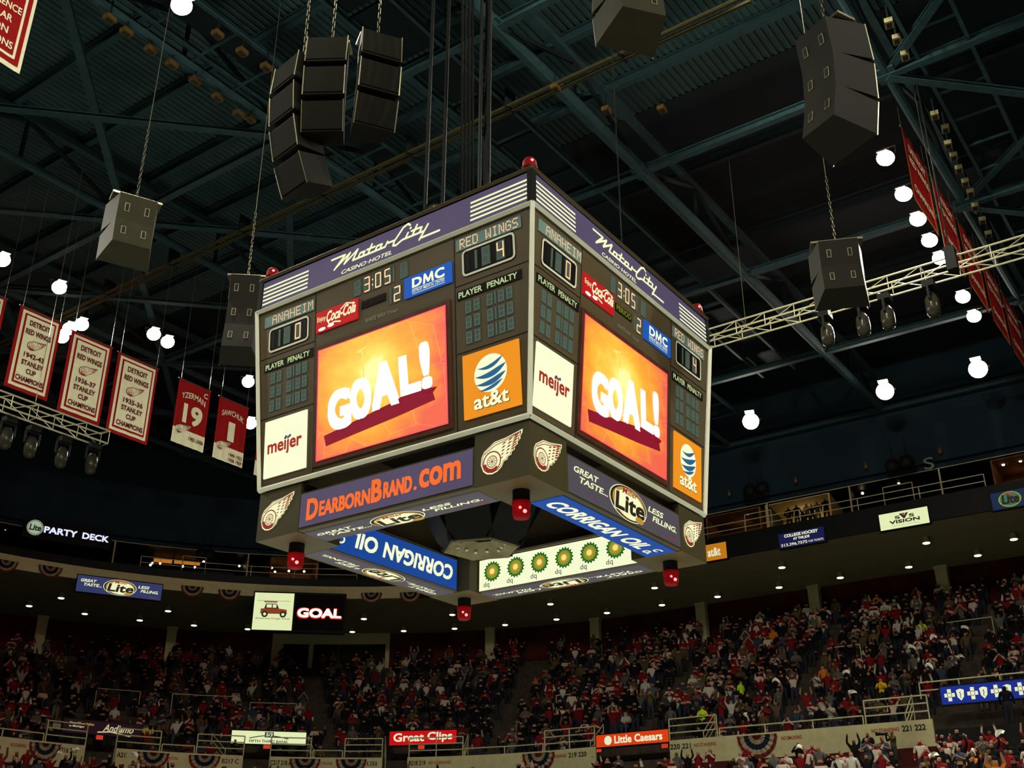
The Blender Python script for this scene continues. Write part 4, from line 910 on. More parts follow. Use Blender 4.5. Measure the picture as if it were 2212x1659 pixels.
text('GOAL', fr, -w_/2+w_*.475, -h_*.17, w_/2-w_*.02, h_*.13, glow('red_letter_glow', (226, 40, 20), 1.2), p, .09, 0, .01); text('GOAL', fr, -w_/2+w_*.485, -h_*.14, w_/2-w_*.03, h_*.11, glow('flame_letter', (255, 226, 200), 2.0), p, .06, 0, .02)
# party deck sign on the upper wall
fr, w_, h_ = quad_frame((58, 1120), (236, 1150), (234, 1182), (58, 1152), 12.9, .0)
r = thing('deck_sign', 'glowing white party deck lettering with a round emblem', 'sign', fr(0, -h_/2))
rr = .52*h_
MB().disc(fr, -w_/2+rr, .0, rr, z=.02, n=24).build('emblem', glow('far_emblem', (170, 190, 160), .8), r); MB().ring(fr, -w_/2+rr, 0, rr*.86, rr*.93, .03, 24).build('emblem_ring', G_TEXTD, r); text('Lite', fr, -w_/2+rr*.3, -rr*.4, -w_/2+rr*1.75, rr*.4, G_TEXTD, r, .05, .1, .03); 
G_PD = glow('far_white_letters', (225, 232, 255), 1.0)
text('PARTY', fr, -w_/2+2.1*rr, -h_*.24, -w_/2+2.1*rr+w_*.40, h_*.2, G_PD, r, .05, 0, .02); text('DECK', fr, w_/2-w_*.33, -h_*.24, w_/2, h_*.2, G_PD, r, .05, 0, .02)
MB().slab(fr, -w_/2-.2, -h_*.7, w_/2+.2, h_*.6, -.5, 0).build('backing', M_BLACK, r)
# faint letter on the blue wall, round wall speakers and sconces
Pw, s, t = onwall(2008, 1003, 13.3); fw = Fr(Pw, t, (0, 0, 1)); fw.o = fw(0, 0, .15)
MB_S = text_into(MB(), 'S', fw, -.3, -.35, .3, .4, .0, 0, 0, 4); MB_S.build('wall_letter', paint('faint_letter_paint', (120, 130, 120), .8), label='faint grey letter high on the blue wall', cat='lettering')
for k, (x, y) in enumerate([(1620, 1060), (1646, 1054), (1928, 1006), (1958, 998), (435, 1197), (452, 1198)]):
    Pw, s, t = onwall(x, y, 12.6); n_ = Vector((0, 0, 1)).cross(t)*-1
    r = thing('wall_speaker', 'dark round loudspeaker under the roof, %s' % ['left one of the pair over the crowded suite', 'right one of the pair over the crowded suite', 'left one of the pair beside the wall letter', 'right one of the pair beside the wall letter', 'left one of the pair over the corner suites', 'right one of the pair over the corner suites'][k], 'loudspeaker', Pw, 'round wall speakers')
    MB().lathe(Pw, [(.12, -.45), (.42, -.35), (.48, 0), (.34, .32), (.1, .42)], 14).build('shell', M_BLACK, r, smooth=True); MB().tube(Pw+Vector((0, 0, .4)), Pw+Vector((0, 0, 1.6)), .03, 5).build('bracket', M_BLACK, r)
for k, (x, y) in enumerate([(1575, 1066), (1719, 1037), (1870, 1006), (2030, 973)]):
    Pw, s, t = onwall(x, y, 13.1)
    r = thing('wall_sconce', 'small brass wall light above the suites, %s from the scoreboard' % ORD[k], 'wall light', Pw, 'brass wall lights'); MB().lathe(Pw, [(.08, -.2), (.14, 0), (.08, .2)], 8).build('shade', M_FIXB, r); MB().box(Pw+Vector((.15, 0, 0)), (.3, .05, .05)).build('arm', M_FIXB, r)

# ---------------- soffit downlights
G_DOWN = glow('downlight_lens', (255, 240, 205), 5.0, .02)
DL = [(1689, 1226), (1815, 1248), (1683, 1269), (1550, 1289), (1963, 1225), (2001, 1173), (2112, 1200), (1189, 1305), (1202, 1338), (1311, 1324), (1414, 1270), (1430, 1307), (1091, 1350), (786, 1337), (761, 1365), (872, 1363), (977, 1328), (982, 1358),
      (132, 1292), (63, 1309), (183, 1326), (302, 1340), (363, 1320), (419, 1351), (535, 1359), (2190, 1165)]
near = lambda x: 'beyond the corner video board' if 750 < x < 900 else 'left of the corner video board' if x < 560 else 'below the scoreboard' if x < 1300 else 'right of the scoreboard' if x < 1500 else 'under the ticket sign' if x < 1830 else 'under the vision sign'
cnt = {}
pr0 = None
for x, y in sorted(DL):
    P = onz(x, y, SOFZ-.38); wh = near(x); cnt[wh] = cnt.get(wh, 0)+1
    lab = 'round soffit downlight %s, %s counting rightwards' % (wh, ORD[cnt[wh]-1])
    if pr0 is None:
        pr0 = thing('downlight', lab, 'downlight', P, 'soffit downlights'); ORG[pr0.name] = Vector((0, 0, 0)); r = pr0
        MB().lathe((0, 0, .0), [(.24, 0), (.25, .02), (.22, .2), (.16, .38)], 14).build('can', M_SOFF, r); MB().lathe((0, 0, -.03), [(.20, 0), (.22, .03)], 14).build('lens', G_DOWN, r)
    else: r = copy_tree(pr0); r.location = P; r['label'] = lab
# ---------------- columns behind the top row
for k, (x, lab) in enumerate(((1517, 'cream column behind the top row nearest the scoreboard corner'), (1286, 'cream column behind the top row under the scoreboard'), (1060, 'cream column at the top row left of centre'), (1766, 'cream column behind the top row under the ticket sign'), (2052, 'cream column behind the top row near the frame edge'), (92, 'cream column behind the crowd at the far left'), (375, 'cream column behind the crowd left of the video board'))):
    Pw, s, t = onwall(x, 1340, 20.6); P = plan(20.6, s)
    r = thing('column', lab, 'column', (P.x, P.y, rowz(NROW-1)), 'columns behind the top row', 'structure'); MB().box((P.x, P.y, (rowz(NROW-1)+SOFZ)/2), (.75, .5, SOFZ-rowz(NROW-1)), (t, Vector((0, 0, 1)).cross(t), Vector((0, 0, 1)))).build('shaft', M_CREAM, r); MB().box((P.x, P.y, SOFZ-.12), (.85, .6, .2), (t, Vector((0, 0, 1)).cross(t), Vector((0, 0, 1)))).build('cap', M_CREAM, r)
s0 = hit(842, 1390, 21)[1]; s1 = hit(588, 1390, 21)[1]
wb = thing('wall_concourse', 'cream concourse wall with dark doorways under the corner board', 'wall', plan(21, (s0+s1)/2)+Vector((0, 0, rowz(NROW-1))), kind='structure')
wallbox(20.9, 21.05, rowz(NROW-1), SOFZ, s0, s1).build('panel', M_CREAM, wb)
for x in (640, 705, 760, 806):
    sc = hit(x, 1395, 20.9)[1]; wallbox(20.86, 20.9, rowz(NROW-1), SOFZ-.9, sc-.45, sc+.45, 1).build('doorway', M_BLACK, wb)

# ---------------- buntings
M_BU = [paint('bunting_red', (104, 26, 24), .9), paint('bunting_white', (140, 132, 104), .9), paint('bunting_blue', (26, 30, 48), .9)]
def bunting(x, y, d, rad, label, group, out=.04, squash=1.0):
    Pw, s, t = onwall(x, y, d); fr = Fr(Pw, t, (0, 0, 1)); fr.o = fr(0, 0, out)
    r = thing('bunting', label, 'bunting', fr(0, -rad), group); n = 20
    def half(r0, r1, z, mat, nm):
        mb = MB()
        for i in range(n+1):
            a = PI+PI*i/n; zz = z+.035*math.cos(i*PI)
            mb.v.append(tuple(fr(r0*math.cos(a), r0*math.sin(a)*squash, zz))); mb.v.append(tuple(fr(r1*math.cos(a), r1*math.sin(a)*squash, zz)))
        for i in range(n): mb.f.append((2*i, 2*i+1, 2*i+3, 2*i+2)); mb.mi.append(0)
        mb.build(nm, mat, r)
    for i, (a, b, m, nm) in enumerate(((.86, 1, 0, 'red_hem'), (.66, .86, 1, 'white_band'), (.42, .66, 2, 'blue_band'), (.22, .42, 1, 'white_band'), (.0, .22, 0, 'red_heart'))): half(a*rad, b*rad, .05, M_BU[m], nm)
for x, y, wh in ((13, 1211, 'at the left frame edge'), (109, 1224, 'left of the blue beer sign'), (416, 1267, 'right of the blue beer sign'), (496, 1275, 'left of the corner video board'), (803, 1281, 'right of the corner video board'), (887, 1280, 'under the far corner of the scoreboard')):
    bunting(x, y, 10.5, .78, 'striped half fan bunting on the cream fascia '+wh, 'fascia buntings')
for x, wh in ((92, 'left of the first stairway'), (330, 'right of the first stairway'), (442, 'left of the bank sign stairway'), (660, 'right of the bank sign stairway'), (760, 'left of the salon sign stairway'), (1165, 'left of the pizza sign'), (1640, 'in the middle of the long right wall')):
    z_y = 1600
    Pw = None
    P, s = hit(x, 1630, 0); q = plan(0, s); px = proj(Vector((q.x, q.y, 7.1)))
    bunting(px[0], px[1], 0, 0.88 if x < 1000 else 1.05, 'large striped half fan on the front wall '+wh, 'front wall buntings', .06, 1.0)
# ---------------- wall print
def wprint(body, x0, x1, dz, h, mat):
    sa = hit((x0+x1)/2, 1620, 0)[1]; P0 = plan(0, sa); t = tang(0, sa); t = t if t.dot(CR) > 0 else -t
    L = (onwall(x1, 1620, 0)[0]-onwall(x0, 1620, 0)[0]); L.z = 0; fr = Fr((P0.x, P0.y, 7.2-dz), t, (0, 0, 1)); fr.o = fr(0, 0, .012)
    text(body, fr, -L.length/2, -h/2, L.length/2, h/2, mat, wfront, .03, 0, .0, 3, 'section_number')
M_NUM = paint('black_number_paint', (30, 30, 28), .8); M_NUMR = paint('red_print_paint', (150, 66, 50), .8)
for b, x0, x1 in (('B216 217 A', 126, 178), ('A217B', 254, 286), ('B217 C', 482, 518), ('C217 218 A', 586, 632), ('A 218 B', 793, 816), ('B218 219', 884, 920), ('219 220', 1228, 1267), ('220 221', 1448, 1493), ('221 222', 1955, 2007)): wprint(b, x0, x1, .33, .26, M_NUM)
for b, x0, x1 in (('NO STANDING', 20, 55), ('NO STANDING', 365, 398), ('NO STANDING', 688, 720), ('NO STANDING', 925, 975), ('NO STANDING', 1172, 1222), ('NO STANDING', 1500, 1548), ('NO SMOKING', 1690, 1735), ('NO STANDING', 1888, 1948)): wprint(b, x0, x1, .33, .17, M_NUMR)

# ---------------- rails
def rail(label, group, s0, s1, d, z, h, bars, gap=1.5, r_=.035, ends=True):
    a = plan(d, (s0+s1)/2); r = thing('railing', label, 'railing', (a.x, a.y, z), group); n = max(1, int(abs(s1-s0)/gap))
    for b in range(bars):
        zz = z+h*(1-b/bars); P = []
        for i in range(n*2+1): q = plan(d, s0+(s1-s0)*i/(2*n)); P.append(Vector((q.x, q.y, zz)))
        MB().path(P, r_, 6).build('bar', M_CRAIL, r)
    for i in range(n+1):
        q = plan(d, s0+(s1-s0)*i/n); MB().tube((q.x, q.y, z), (q.x, q.y, z+h), r_, 6).build('post', M_CRAIL, r)
    return r
TALL = ((95, 183, 'left of the first stairway'), (250, 345, 'right of the first stairway'), (425, 527, 'left of the bank sign stairway'), (585, 672, 'right of the bank sign stairway'), (745, 826, 'left of the salon sign stairway'), (884, 1000, 'right of the salon sign stairway'), (1177, 1285, 'left of the pizza sign'), (1448, 1552, 'right of the pizza sign'), (1878, 2018, 'left of the blue shield sign'))
tspan = [sorted((hit(a, 1615, .12)[1], hit(b, 1615, .12)[1])) for a, b, _ in TALL]
for (a, b), (_, _, wh) in zip(tspan, TALL): rail('tall three bar cream rail '+wh, 'tall stairway rails', a, b, .12, 7.22, 1.05, 3, 1.6)
WN = ['at the far left', 'between the first two stairways', 'left of the salon sign', 'left of the pizza sign', 'right of the pizza sign']
for (a, b), wh in zip(WALLS, WN):
    lo_, hi_ = sorted((a, b)); cuts = [t for t in tspan if t[1] > lo_+.05 and t[0] < hi_-.05]
    for t in cuts:
        if t[0]-lo_ < hi_-t[1]: lo_ = max(lo_, t[1]+.12)
        else: hi_ = min(hi_, t[0]-.12)
    if hi_-lo_ > 1: rail('low single bar cream rail on the front wall '+wh, 'low wall rails', lo_, hi_, .12, 7.22, .38, 1, 2.2)
SRS = []
def stair_rail(x, label, lean=1):
    s = hit(x, 1590, .6)[1]; SRS.append(s); a = plan(.6, s); b = plan(2.6, s); r = thing('stair_railing', label, 'railing', (a.x, a.y, 7.2), 'sloping stair rails')
    for h in (.95, .6, .3): MB().tube((a.x, a.y, 6.6+h), (b.x, b.y, 7.75+h), .03, 6).build('bar', M_CRAIL, r)
    for q, z in ((a, 6.4), (b, 7.55)): MB().tube((q.x, q.y, z), (q.x, q.y, z+1.2), .03, 6).build('post', M_CRAIL, r)
for x, wh in ((1962, 'beside the blue shield sign'), (1520, 'right of the pizza sign'), (1275, 'left of the pizza sign'), (1000, 'right of the red salon sign'), (835, 'left of the red salon sign'), (682, 'right of the cream bank sign'), (490, 'left of the cream bank sign')): stair_rail(x, 'sloping cream stair rail '+wh)
rail('cream rail above the blue shield sign', 'tall stairway rails', -14, hit(1985, 1480, 1.7)[1], 1.75, 8.35, .75, 2, 1.8)
SR = [(hit(2135, 1080, 10.9)[1], hit(1500, 1190, 10.9)[1], 'on the suite balcony right of the scoreboard'), (hit(770, 1260, 10.9)[1], hit(300, 1240, 10.9)[1], 'on the suite balcony at the bowl corner')]
for a, b, wh in SR: rail('long two bar cream rail '+wh, 'balcony rails', a, b, 10.9, FAZ, .85, 2, 3.2, .028)
for x0, x1, wh in ((1610, 1668, 'over the orange phone sign side'), (1918, 1984, 'over the vision sign'), (405, 455, 'right of the blue beer sign'), (645, 692, 'over the corner video board')):
    sa, sb2 = hit(x0, 1130, 11.3)[1], hit(x1, 1130, 11.3)[1]; rail('raised cream gate rail on the balcony '+wh, 'balcony gate rails', sb2, sa, 11.3, FAZ-.4, 1.75, 1, 1.0, .028)
for k, (x0, y0, x1, y1, i) in enumerate(((1795, 1405, 1862, 1400, 11), (2035, 1375, 2150, 1362, 13), (1205, 1472, 1235, 1472, 8), (540, 1490, 640, 1495, 8), (205, 1468, 300, 1475, 9), (370, 1482, 508, 1492, 9))):
    sa, sb2 = hit(x0, y0, rowd(i))[1], hit(x1, y1, rowd(i))[1]; rail('thin rail among the crowd, %s' % ['below the top corner at right', 'near the right frame edge', 'below the scoreboard', 'under the corner board', 'left part upper one', 'above the dark script sign'][k], 'aisle rails', sb2, sa, rowd(i)-.44, rowz(i), 1.3, 1, 2.0, .03)

# ---------------- stairway signs
def vsign(name, label, tl, tr, br, bl, d, panel): fr, w_, h_ = quad_frame(tl, tr, br, bl, d); r, p = lit_sign(name, label, fr, w_, h_, panel, .2); return fr, w_, h_, r, p
fr, w_, h_, r, p = vsign('stairway_sign', 'dark sign with pale script lettering over the first stairway', (137, 1552), (306, 1566), (303, 1594), (137, 1581), 1.4, glow('far_dark_plum', (44, 22, 32), .5))
G_PS = glow('far_pale_script', (216, 206, 160), .7)
text('Andiamo', fr, w_*.0, -h_*.22, w_*.40, h_*.34, G_PS, p, .02, .35, .02, 4); MB().stroke(fr, [(-w_*.06, -h_*.32), (w_*.1, -h_*.22), (w_*.36, -h_*.44)], .07, .02).build('swash', G_PS, p); text('Voted', fr, -w_*.43, h_*.12, -w_*.32, h_*.32, G_PS, p, .03, 0, .02); text('Best Italian', fr, -w_*.31, h_*.12, -w_*.12, h_*.32, G_GOLD, p, .02, 0, .02); text('in Michigan', fr, -w_*.43, -h_*.12, -w_*.24, h_*.06, G_PS, p, .03, 0, .02); MB().rect(fr, -w_*.43, -h_*.36, -w_*.2, -h_*.33, .02).build('rule', G_PS, p)
fr, w_, h_, r, p = vsign('stairway_sign', 'cream bank sign with an arched line over the second stairway', (500, 1580), (660, 1580), (662, 1611), (500, 1604), 1.4, GF['white'])
MB().rect(fr, -w_*.06, h_*.02, w_*.06, h_*.44, .02).build('bank_badge', glow('far_badge', (40, 52, 84), .6), p); text('5/3', fr, -w_*.045, h_*.10, w_*.045, h_*.38, GF['white'], p, .03, .1, .03); MB().stroke(fr, [(-w_*.26, -h_*.06), (-w_*.13, h_*.10), (-w_*.06, h_*.14)], .05, .02).stroke(fr, [(w_*.06, h_*.14), (w_*.13, h_*.10), (w_*.26, -h_*.06)], .05, .02).build('arched_line', G_TEXTD, p); text('FIFTH THIRD BANK', fr, -w_*.26, -h_*.40, w_*.26, -h_*.18, G_TEXTD, p, .02, 0, .02)
fr, w_, h_, r, p = vsign('stairway_sign', 'red hair salon sign with white rounded lettering', (841, 1580), (985, 1577), (987, 1608), (842, 1609), 1.4, glow('far_red', (206, 14, 20), .8)); text('Great', fr, -w_*.44, -h_*.26, w_*.02, h_*.36, GF['let'], p, .03, 0, .02); text('Clips', fr, w_*.07, -h_*.34, w_*.44, h_*.40, GF['let'], p, .03, 0, .02)
fr, w_, h_, r, p = vsign('stairway_sign', 'orange red pizza sign with white slab lettering', (1287, 1587), (1443, 1577), (1445, 1603), (1289, 1614), .1, glow('far_orange_red', (222, 64, 16), .85)); text('Little', fr, -w_*.24, -h_*.30, w_*.0, h_*.34, GF['let'], p, .04, 0, .02); text('Caesars', fr, w_*.04, -h_*.30, w_*.42, h_*.34, GF['let'], p, .04, 0, .02); MB().disc(fr, -w_*.33, 0, h_*.38, z=.02, n=14).build('round_mark', GF['let'], p)
fr, w_, h_, r, p = vsign('stairway_sign', 'blue sign with white crosses and shields at the right frame edge', (2030, 1486), (2236, 1464), (2238, 1504), (2036, 1523), 1.5, glow('far_royal_blue', (26, 48, 148), .8))
for k in range(4):
    x = -w_/2+w_*(.095+.25*k); q = h_*.30
    MB().rect(fr, x-q, -q*.36, x+q, q*.36, .02).rect(fr, x-q*.36, -q*1.15, x+q*.36, q*1.15, .021).build('white_cross', GF['let'], p); MB().ring(fr, x, 0, q*.38, q*.48, .03, 16).build('cross_ring', G_TEXTD, p)
    x += w_*.118; MB().poly(fr, [(x, -q*1.2), (x+q*.6, -q*.5), (x+q*.75, q*.8), (x+q*.4, q*.95), (x, q*1.05), (x-q*.4, q*.95), (x-q*.75, q*.8), (x-q*.6, -q*.5)], .02).build('white_shield', GF['let'], p); MB().stroke(fr, [(x+q*.1, q*.5), (x-q*.12, q*.3), (x+q*.12, q*.0), (x-q*.08, -q*.3), (x+q*.02, -q*.7)], .03, .03, 0).build('shield_serpent', G_TEXTD, p)
for k, (x, y, wh) in enumerate(((215, 1593, 'under the dark script sign'), (576, 1613, 'under the cream bank sign'), (910, 1614, 'under the red salon sign'), (1293, 1620, 'at the lower left of the pizza sign'), (1436, 1611, 'at the lower right of the pizza sign'))):
    Pw, s, t = onwall(x, y, .3); r = thing('exit_light', 'small red exit light '+wh, 'exit sign', Pw, 'exit lights'); fr = Fr(Pw, t, (0, 0, 1)); MB().slab(fr, -.2, -.12, .2, .12, -.1, 0).build('case', M_BLACK, r); MB().rect(fr, -.19, -.11, .19, .11, .004).build('lit_face', glow('exit_red', (214, 60, 40), .8), r)

# ---------------- suites
G_BULB = glow('suite_bulb', (255, 226, 190), 5.0, .02); cnt2 = {}
BUL = [(1561, 1103), (1579, 1100), (1597, 1097), (1607, 1103), (1615, 1109), (1850, 1052), (1863, 1065), (1941, 1042), (2158, 990), (2167, 1003), (2204, 995), (395, 1223), (421, 1225), (440, 1213), (329, 1216), (325, 1220), (346, 1217), (517, 1222), (587, 1226), (594, 1235), (624, 1233), (657, 1234), (15, 1136), (35, 1137), (12, 1142)]
for x, y in sorted(BUL):
    h_ = hit(x, y, 15.2)
    wh = 'beyond the party deck sign' if x < 60 else 'left of the corner board' if x < 520 else 'above the corner board' if x < 700 else 'beside the scoreboard' if x < 1700 else 'over the vision sign' if x < 2000 else 'near the right frame edge'
    cnt2[wh] = cnt2.get(wh, 0)+1; P = h_[0]
    r = thing('suite_lamp', 'tiny warm suite ceiling lamp %s, %s counting rightwards' % (wh, ORD[cnt2[wh]-1]), 'lamp', P, 'suite ceiling lamps'); MB().lathe(P, [(.03, -.10), (.085, -.06), (.09, 0), (.05, .06)], 8).build('bulb', G_BULB, r); MB().tube(P+Vector((0, 0, .05)), Vector((P.x, P.y, ZT)), .015, 4).build('stem', M_BLACK, r)
def lit_suite(x0, x1, y, label, mat, energy, tier=None):
    sa, sb2 = hit(x0, y, 16)[1], hit(x1, y, 16)[1]; a = plan(16, (sa+sb2)/2); r = thing('lit_suite', label, 'suite', (a.x, a.y, FAZ-.5))
    wallbox(17.7, 17.8, FAZ-.5, ZT-.05, sb2, sa, 4).build('back_wall', mat, r); wallbox(14.2, 17.7, ZT-.12, ZT-.06, sb2, sa, 4).build('room_ceiling', mat, r)
    for s in (sa, sb2): p = plan(14.2, s); q = plan(17.7, s); MB().box(((p.x+q.x)/2, (p.y+q.y)/2, (FAZ-.5+ZT)/2), ((q-p).length, .1, ZT-FAZ+.4), ((q-p).normalized(), Vector((0, 0, 1)).cross((q-p).normalized()), Vector((0, 0, 1)))).build('side_wall', mat, r)
    if tier: wallbox(14.15, 17.7, FAZ-.5, tier, sb2, sa, 4).build('raised_floor', M_CONC, r)
    ld = bpy.data.lights.new('suite_light', 'POINT'); ld.energy = energy; ld.color = (1, .78, .40); ld.shadow_soft_size = .25; lo = bpy.data.objects.new('suite_light', ld); c = plan(16.6, (sa+sb2)/2); put(lo, r); lo.location = (c.x-a.x, c.y-a.y, ZT-.7-(FAZ-.5))
TIER = hit(1765, 1081, 14.6)[0].z-1.74
lit_suite(1668, 1806, 1090, 'brightly lit tan suite full of standing guests', M_TAN, 30, TIER)
lit_suite(1540, 1655, 1100, 'dim brown suite with a row of five lamps', paint('brown_suite', (120, 74, 44), .8), 3.0)
lit_suite(2150, 2240, 1000, 'dim brown suite at the right frame edge', MATS['brown_suite'], 2.5)
lit_suite(575, 680, 1230, 'dim brown suite above the corner video board', MATS['brown_suite'], 3.0)
for x0, x1, y, wh in ((332, 372, 1210, 'smaller'), (376, 432, 1214, 'larger')):
    A = hit(x0, y, 16.5)[0]; B = hit(x1, y+3, 16.5)[0]; ex = Vector((B.x-A.x, B.y-A.y, 0)); fr = Fr((A+B)/2, ex, (0, 0, 1)); MB().slab(fr, -ex.length/2, -.14, ex.length/2, .14, -.05, 0).build('cove_light', glow('cove_glow', (190, 120, 40), .8), label='%s amber cove light strip in the corner suites' % wh, cat='light')
# ================================================================== THE CROWD
def ordn(k): return ORD[k] if k < len(ORD) else (['twenty', 'thirty', 'forty', 'fifty', 'sixty'][k//10-2 if (k+1) % 10 else (k+1)//10-2]+('-'+ORD[(k+1) % 10-1] if (k+1) % 10 else '-th'))
B_ = {'pel': ((0, 0, .96), (.16, .115)), 'spi': ((0, .01, 1.13), (.155, .115)), 'che': ((0, .01, 1.34), (.19, .125)), 'nec': ((0, .0, 1.50), (.062, .062)), 'hea': ((0, -.015, 1.60), (.088, .10)), 'top': ((0, -.005, 1.70), (.085, .095))}
def pose(name):
    J = dict(B_); E = [('pel', 'spi'), ('spi', 'che'), ('che', 'nec'), ('nec', 'hea'), ('hea', 'top')]
    for sd, sg in (('l', 1), ('r', -1)):
        J['hip'+sd] = ((.10*sg, .01, .88), (.11, .11)); J['kne'+sd] = ((.12*sg, -.02, .49), (.072, .075)); J['ank'+sd] = ((.12*sg, .02, .10), (.05, .05)); J['toe'+sd] = ((.14*sg, -.13, .045), (.045, .04))
        J['sho'+sd] = ((.20*sg, .01, 1.42), (.078, .078))
        up = name in ('up',) or (name == 'wave' and sg == 1) or (name == 'point' and sg == -1)
        if up: a = ((.31*sg, -.06, 1.60), (.25*sg, -.08, 1.86), (.24*sg, -.09, 1.97))
        elif name == 'clap': a = ((.27*sg, -.10, 1.19), (.09*sg, -.33, 1.30), (.03*sg, -.37, 1.38))
        elif name == 'face': a = ((.29*sg, -.14, 1.28), (.12*sg, -.24, 1.49), (.07*sg, -.22, 1.57))
        elif name == 'folded': a = ((.28*sg, -.02, 1.17), (.05*sg, -.22, 1.15+.04*sg), (-.08*sg, -.22, 1.17+.04*sg))
        else: a = ((.28*sg, .03, 1.16), (.28*sg, -.06, .93), (.28*sg, -.09, .84))
        J['elb'+sd] = (a[0], (.056, .056)); J['wri'+sd] = (a[1], (.042, .042)); J['han'+sd] = (a[2], (.046, .034))
        E += [('pel', 'hip'+sd), ('hip'+sd, 'kne'+sd), ('kne'+sd, 'ank'+sd), ('ank'+sd, 'toe'+sd), ('che', 'sho'+sd), ('sho'+sd, 'elb'+sd), ('elb'+sd, 'wri'+sd), ('wri'+sd, 'han'+sd)]
        if name == 'sit':
            J['hip'+sd] = ((.10*sg, -.02, .48), (.115, .11)); J['kne'+sd] = ((.13*sg, -.42, .50), (.08, .08)); J['ank'+sd] = ((.13*sg, -.40, .10), (.05, .05)); J['toe'+sd] = ((.14*sg, -.55, .045), (.045, .04))
            J['sho'+sd] = ((.20*sg, .03, .96), (.078, .078)); J['elb'+sd] = ((.27*sg, -.05, .72), (.056, .056)); J['wri'+sd] = ((.14*sg, -.30, .66), (.042, .042)); J['han'+sd] = ((.08*sg, -.36, .68), (.046, .034))
    if name == 'sit':
        for k, z in (('pel', .52), ('spi', .68), ('che', .88), ('nec', 1.04), ('hea', 1.14), ('top', 1.24)): J[k] = ((0, J[k][0][1]+.02, z), J[k][1])
    return J, E
def skin_mesh(name, sub):
    J, E = pose(name); K = list(J); ix = {k: i for i, k in enumerate(K)}
    me = bpy.data.meshes.new('skel'); me.from_pydata([J[k][0] for k in K], [(ix[a], ix[b]) for a, b in E], [])
    o = bpy.data.objects.new('skel', me); COL.objects.link(o); md = o.modifiers.new('s', 'SKIN'); md.use_smooth_shade = True; md.branch_smoothing = .3
    for i, k in enumerate(K): me.skin_vertices[0].data[i].radius = J[k][1]; me.skin_vertices[0].data[i].use_root = (k == 'pel')
    if sub: s_ = o.modifiers.new('u', 'SUBSURF'); s_.levels = sub; s_.render_levels = sub
    dg = bpy.context.evaluated_depsgraph_get(); dg.update(); ev = o.evaluated_get(dg); m2 = ev.to_mesh()
    v = np.array([tuple(q.co) for q in m2.vertices]); f = [tuple(p.vertices) for p in m2.polygons]; ev.to_mesh_clear()
    bpy.data.objects.remove(o); bpy.data.meshes.remove(me)
    # zone of each face: nearest bone
    zb = []
    for a, b in E:
        z = 'skin' if a in ('nec', 'hea') else 'shirt' if a in ('pel', 'spi', 'che') and not b.startswith('hip') else 'pants' if b.startswith(('hip', 'kne', 'ank')) else 'shoe' if b.startswith('toe') else 'sleeve' if b.startswith('elb') else 'fore' if b.startswith('wri') else 'skin'
        zb.append((np.array(J[a][0]), np.array(J[b][0]), z, max(J[a][1][0], J[b][1][0])))
    zones = []; hz = J['hea'][0][2]
    for q in f:
        c = v[list(q)].mean(0); best = (9, None)
        for a, b, z, r in zb:
            t = np.clip(((c-a)@(b-a))/max(1e-9, (b-a)@(b-a)), 0, 1); d = np.linalg.norm(c-a-(b-a)*t)/r**.5
            if d < best[0]: best = (d, z)
        z = best[1]
        if z == 'skin' and c[2] > hz-.02 and abs(c[0]) < .14 and (c[2] > hz+.075 or c[1] > .02): z = 'hair'
        if z == 'shirt' and name != 'sit' and c[2] < 1.02: z = 'hem'
        if z == 'shirt' and c[2] > J['che'][0][2]+.06: z = 'yoke'
        zones.append(z)
    return v, f, zones
WHT, RED, DRK = (186, 176, 158), (112, 14, 20), (17, 16, 18)
OUT = {'white jersey': dict(shirt=WHT, hem=RED, yoke=RED, sleeve=WHT, fore=RED, pants=(44, 50, 66)), 'red jersey': dict(shirt=RED, hem=WHT, yoke=RED, sleeve=RED, fore=WHT, pants=(34, 38, 52)),
       'dark jacket': dict(shirt=DRK, hem=DRK, yoke=DRK, sleeve=DRK, fore=DRK, pants=(40, 40, 48)), 'red shirt': dict(shirt=(112, 20, 24), hem=(112, 20, 24), yoke=(112, 20, 24), sleeve=(112, 20, 24), fore='skin', pants=(46, 50, 62)),
       'white shirt': dict(shirt=(178, 172, 160), hem=(178, 172, 160), yoke=(178, 172, 160), sleeve=(178, 172, 160), fore='skin', pants=(58, 62, 74)), 'grey shirt': dict(shirt=(84, 82, 78), hem=(84, 82, 78), yoke=(84, 82, 78), sleeve=(84, 82, 78), fore='skin', pants=(40, 44, 56)),
       'blue shirt': dict(shirt=(48, 60, 76), hem=(48, 60, 76), yoke=(48, 60, 76), sleeve=(48, 60, 76), fore='skin', pants=(96, 88, 70)), 'orange shirt': dict(shirt=(206, 112, 40), hem=(206, 112, 40), yoke=(206, 112, 40), sleeve=(206, 112, 40), fore='skin', pants=(44, 46, 54)),
       'yellow jersey': dict(shirt=(222, 178, 30), hem=DRK, yoke=(222, 178, 30), sleeve=(222, 178, 30), fore=(222, 178, 30), pants=(34, 36, 44)), 'lime vest': dict(shirt=(196, 232, 40), hem=(196, 232, 40), yoke=(196, 232, 40), sleeve=(196, 232, 40), fore=DRK, pants=DRK),
       'black jacket and tan trousers': dict(shirt=(16, 16, 18), hem=(16, 16, 18), yoke=(16, 16, 18), sleeve=(16, 16, 18), fore=(16, 16, 18), pants=(176, 156, 104)), 'brown jacket': dict(shirt=(84, 70, 46), hem=(84, 70, 46), yoke=(84, 70, 46), sleeve=(84, 70, 46), fore=(84, 70, 46), pants=(48, 50, 54))}
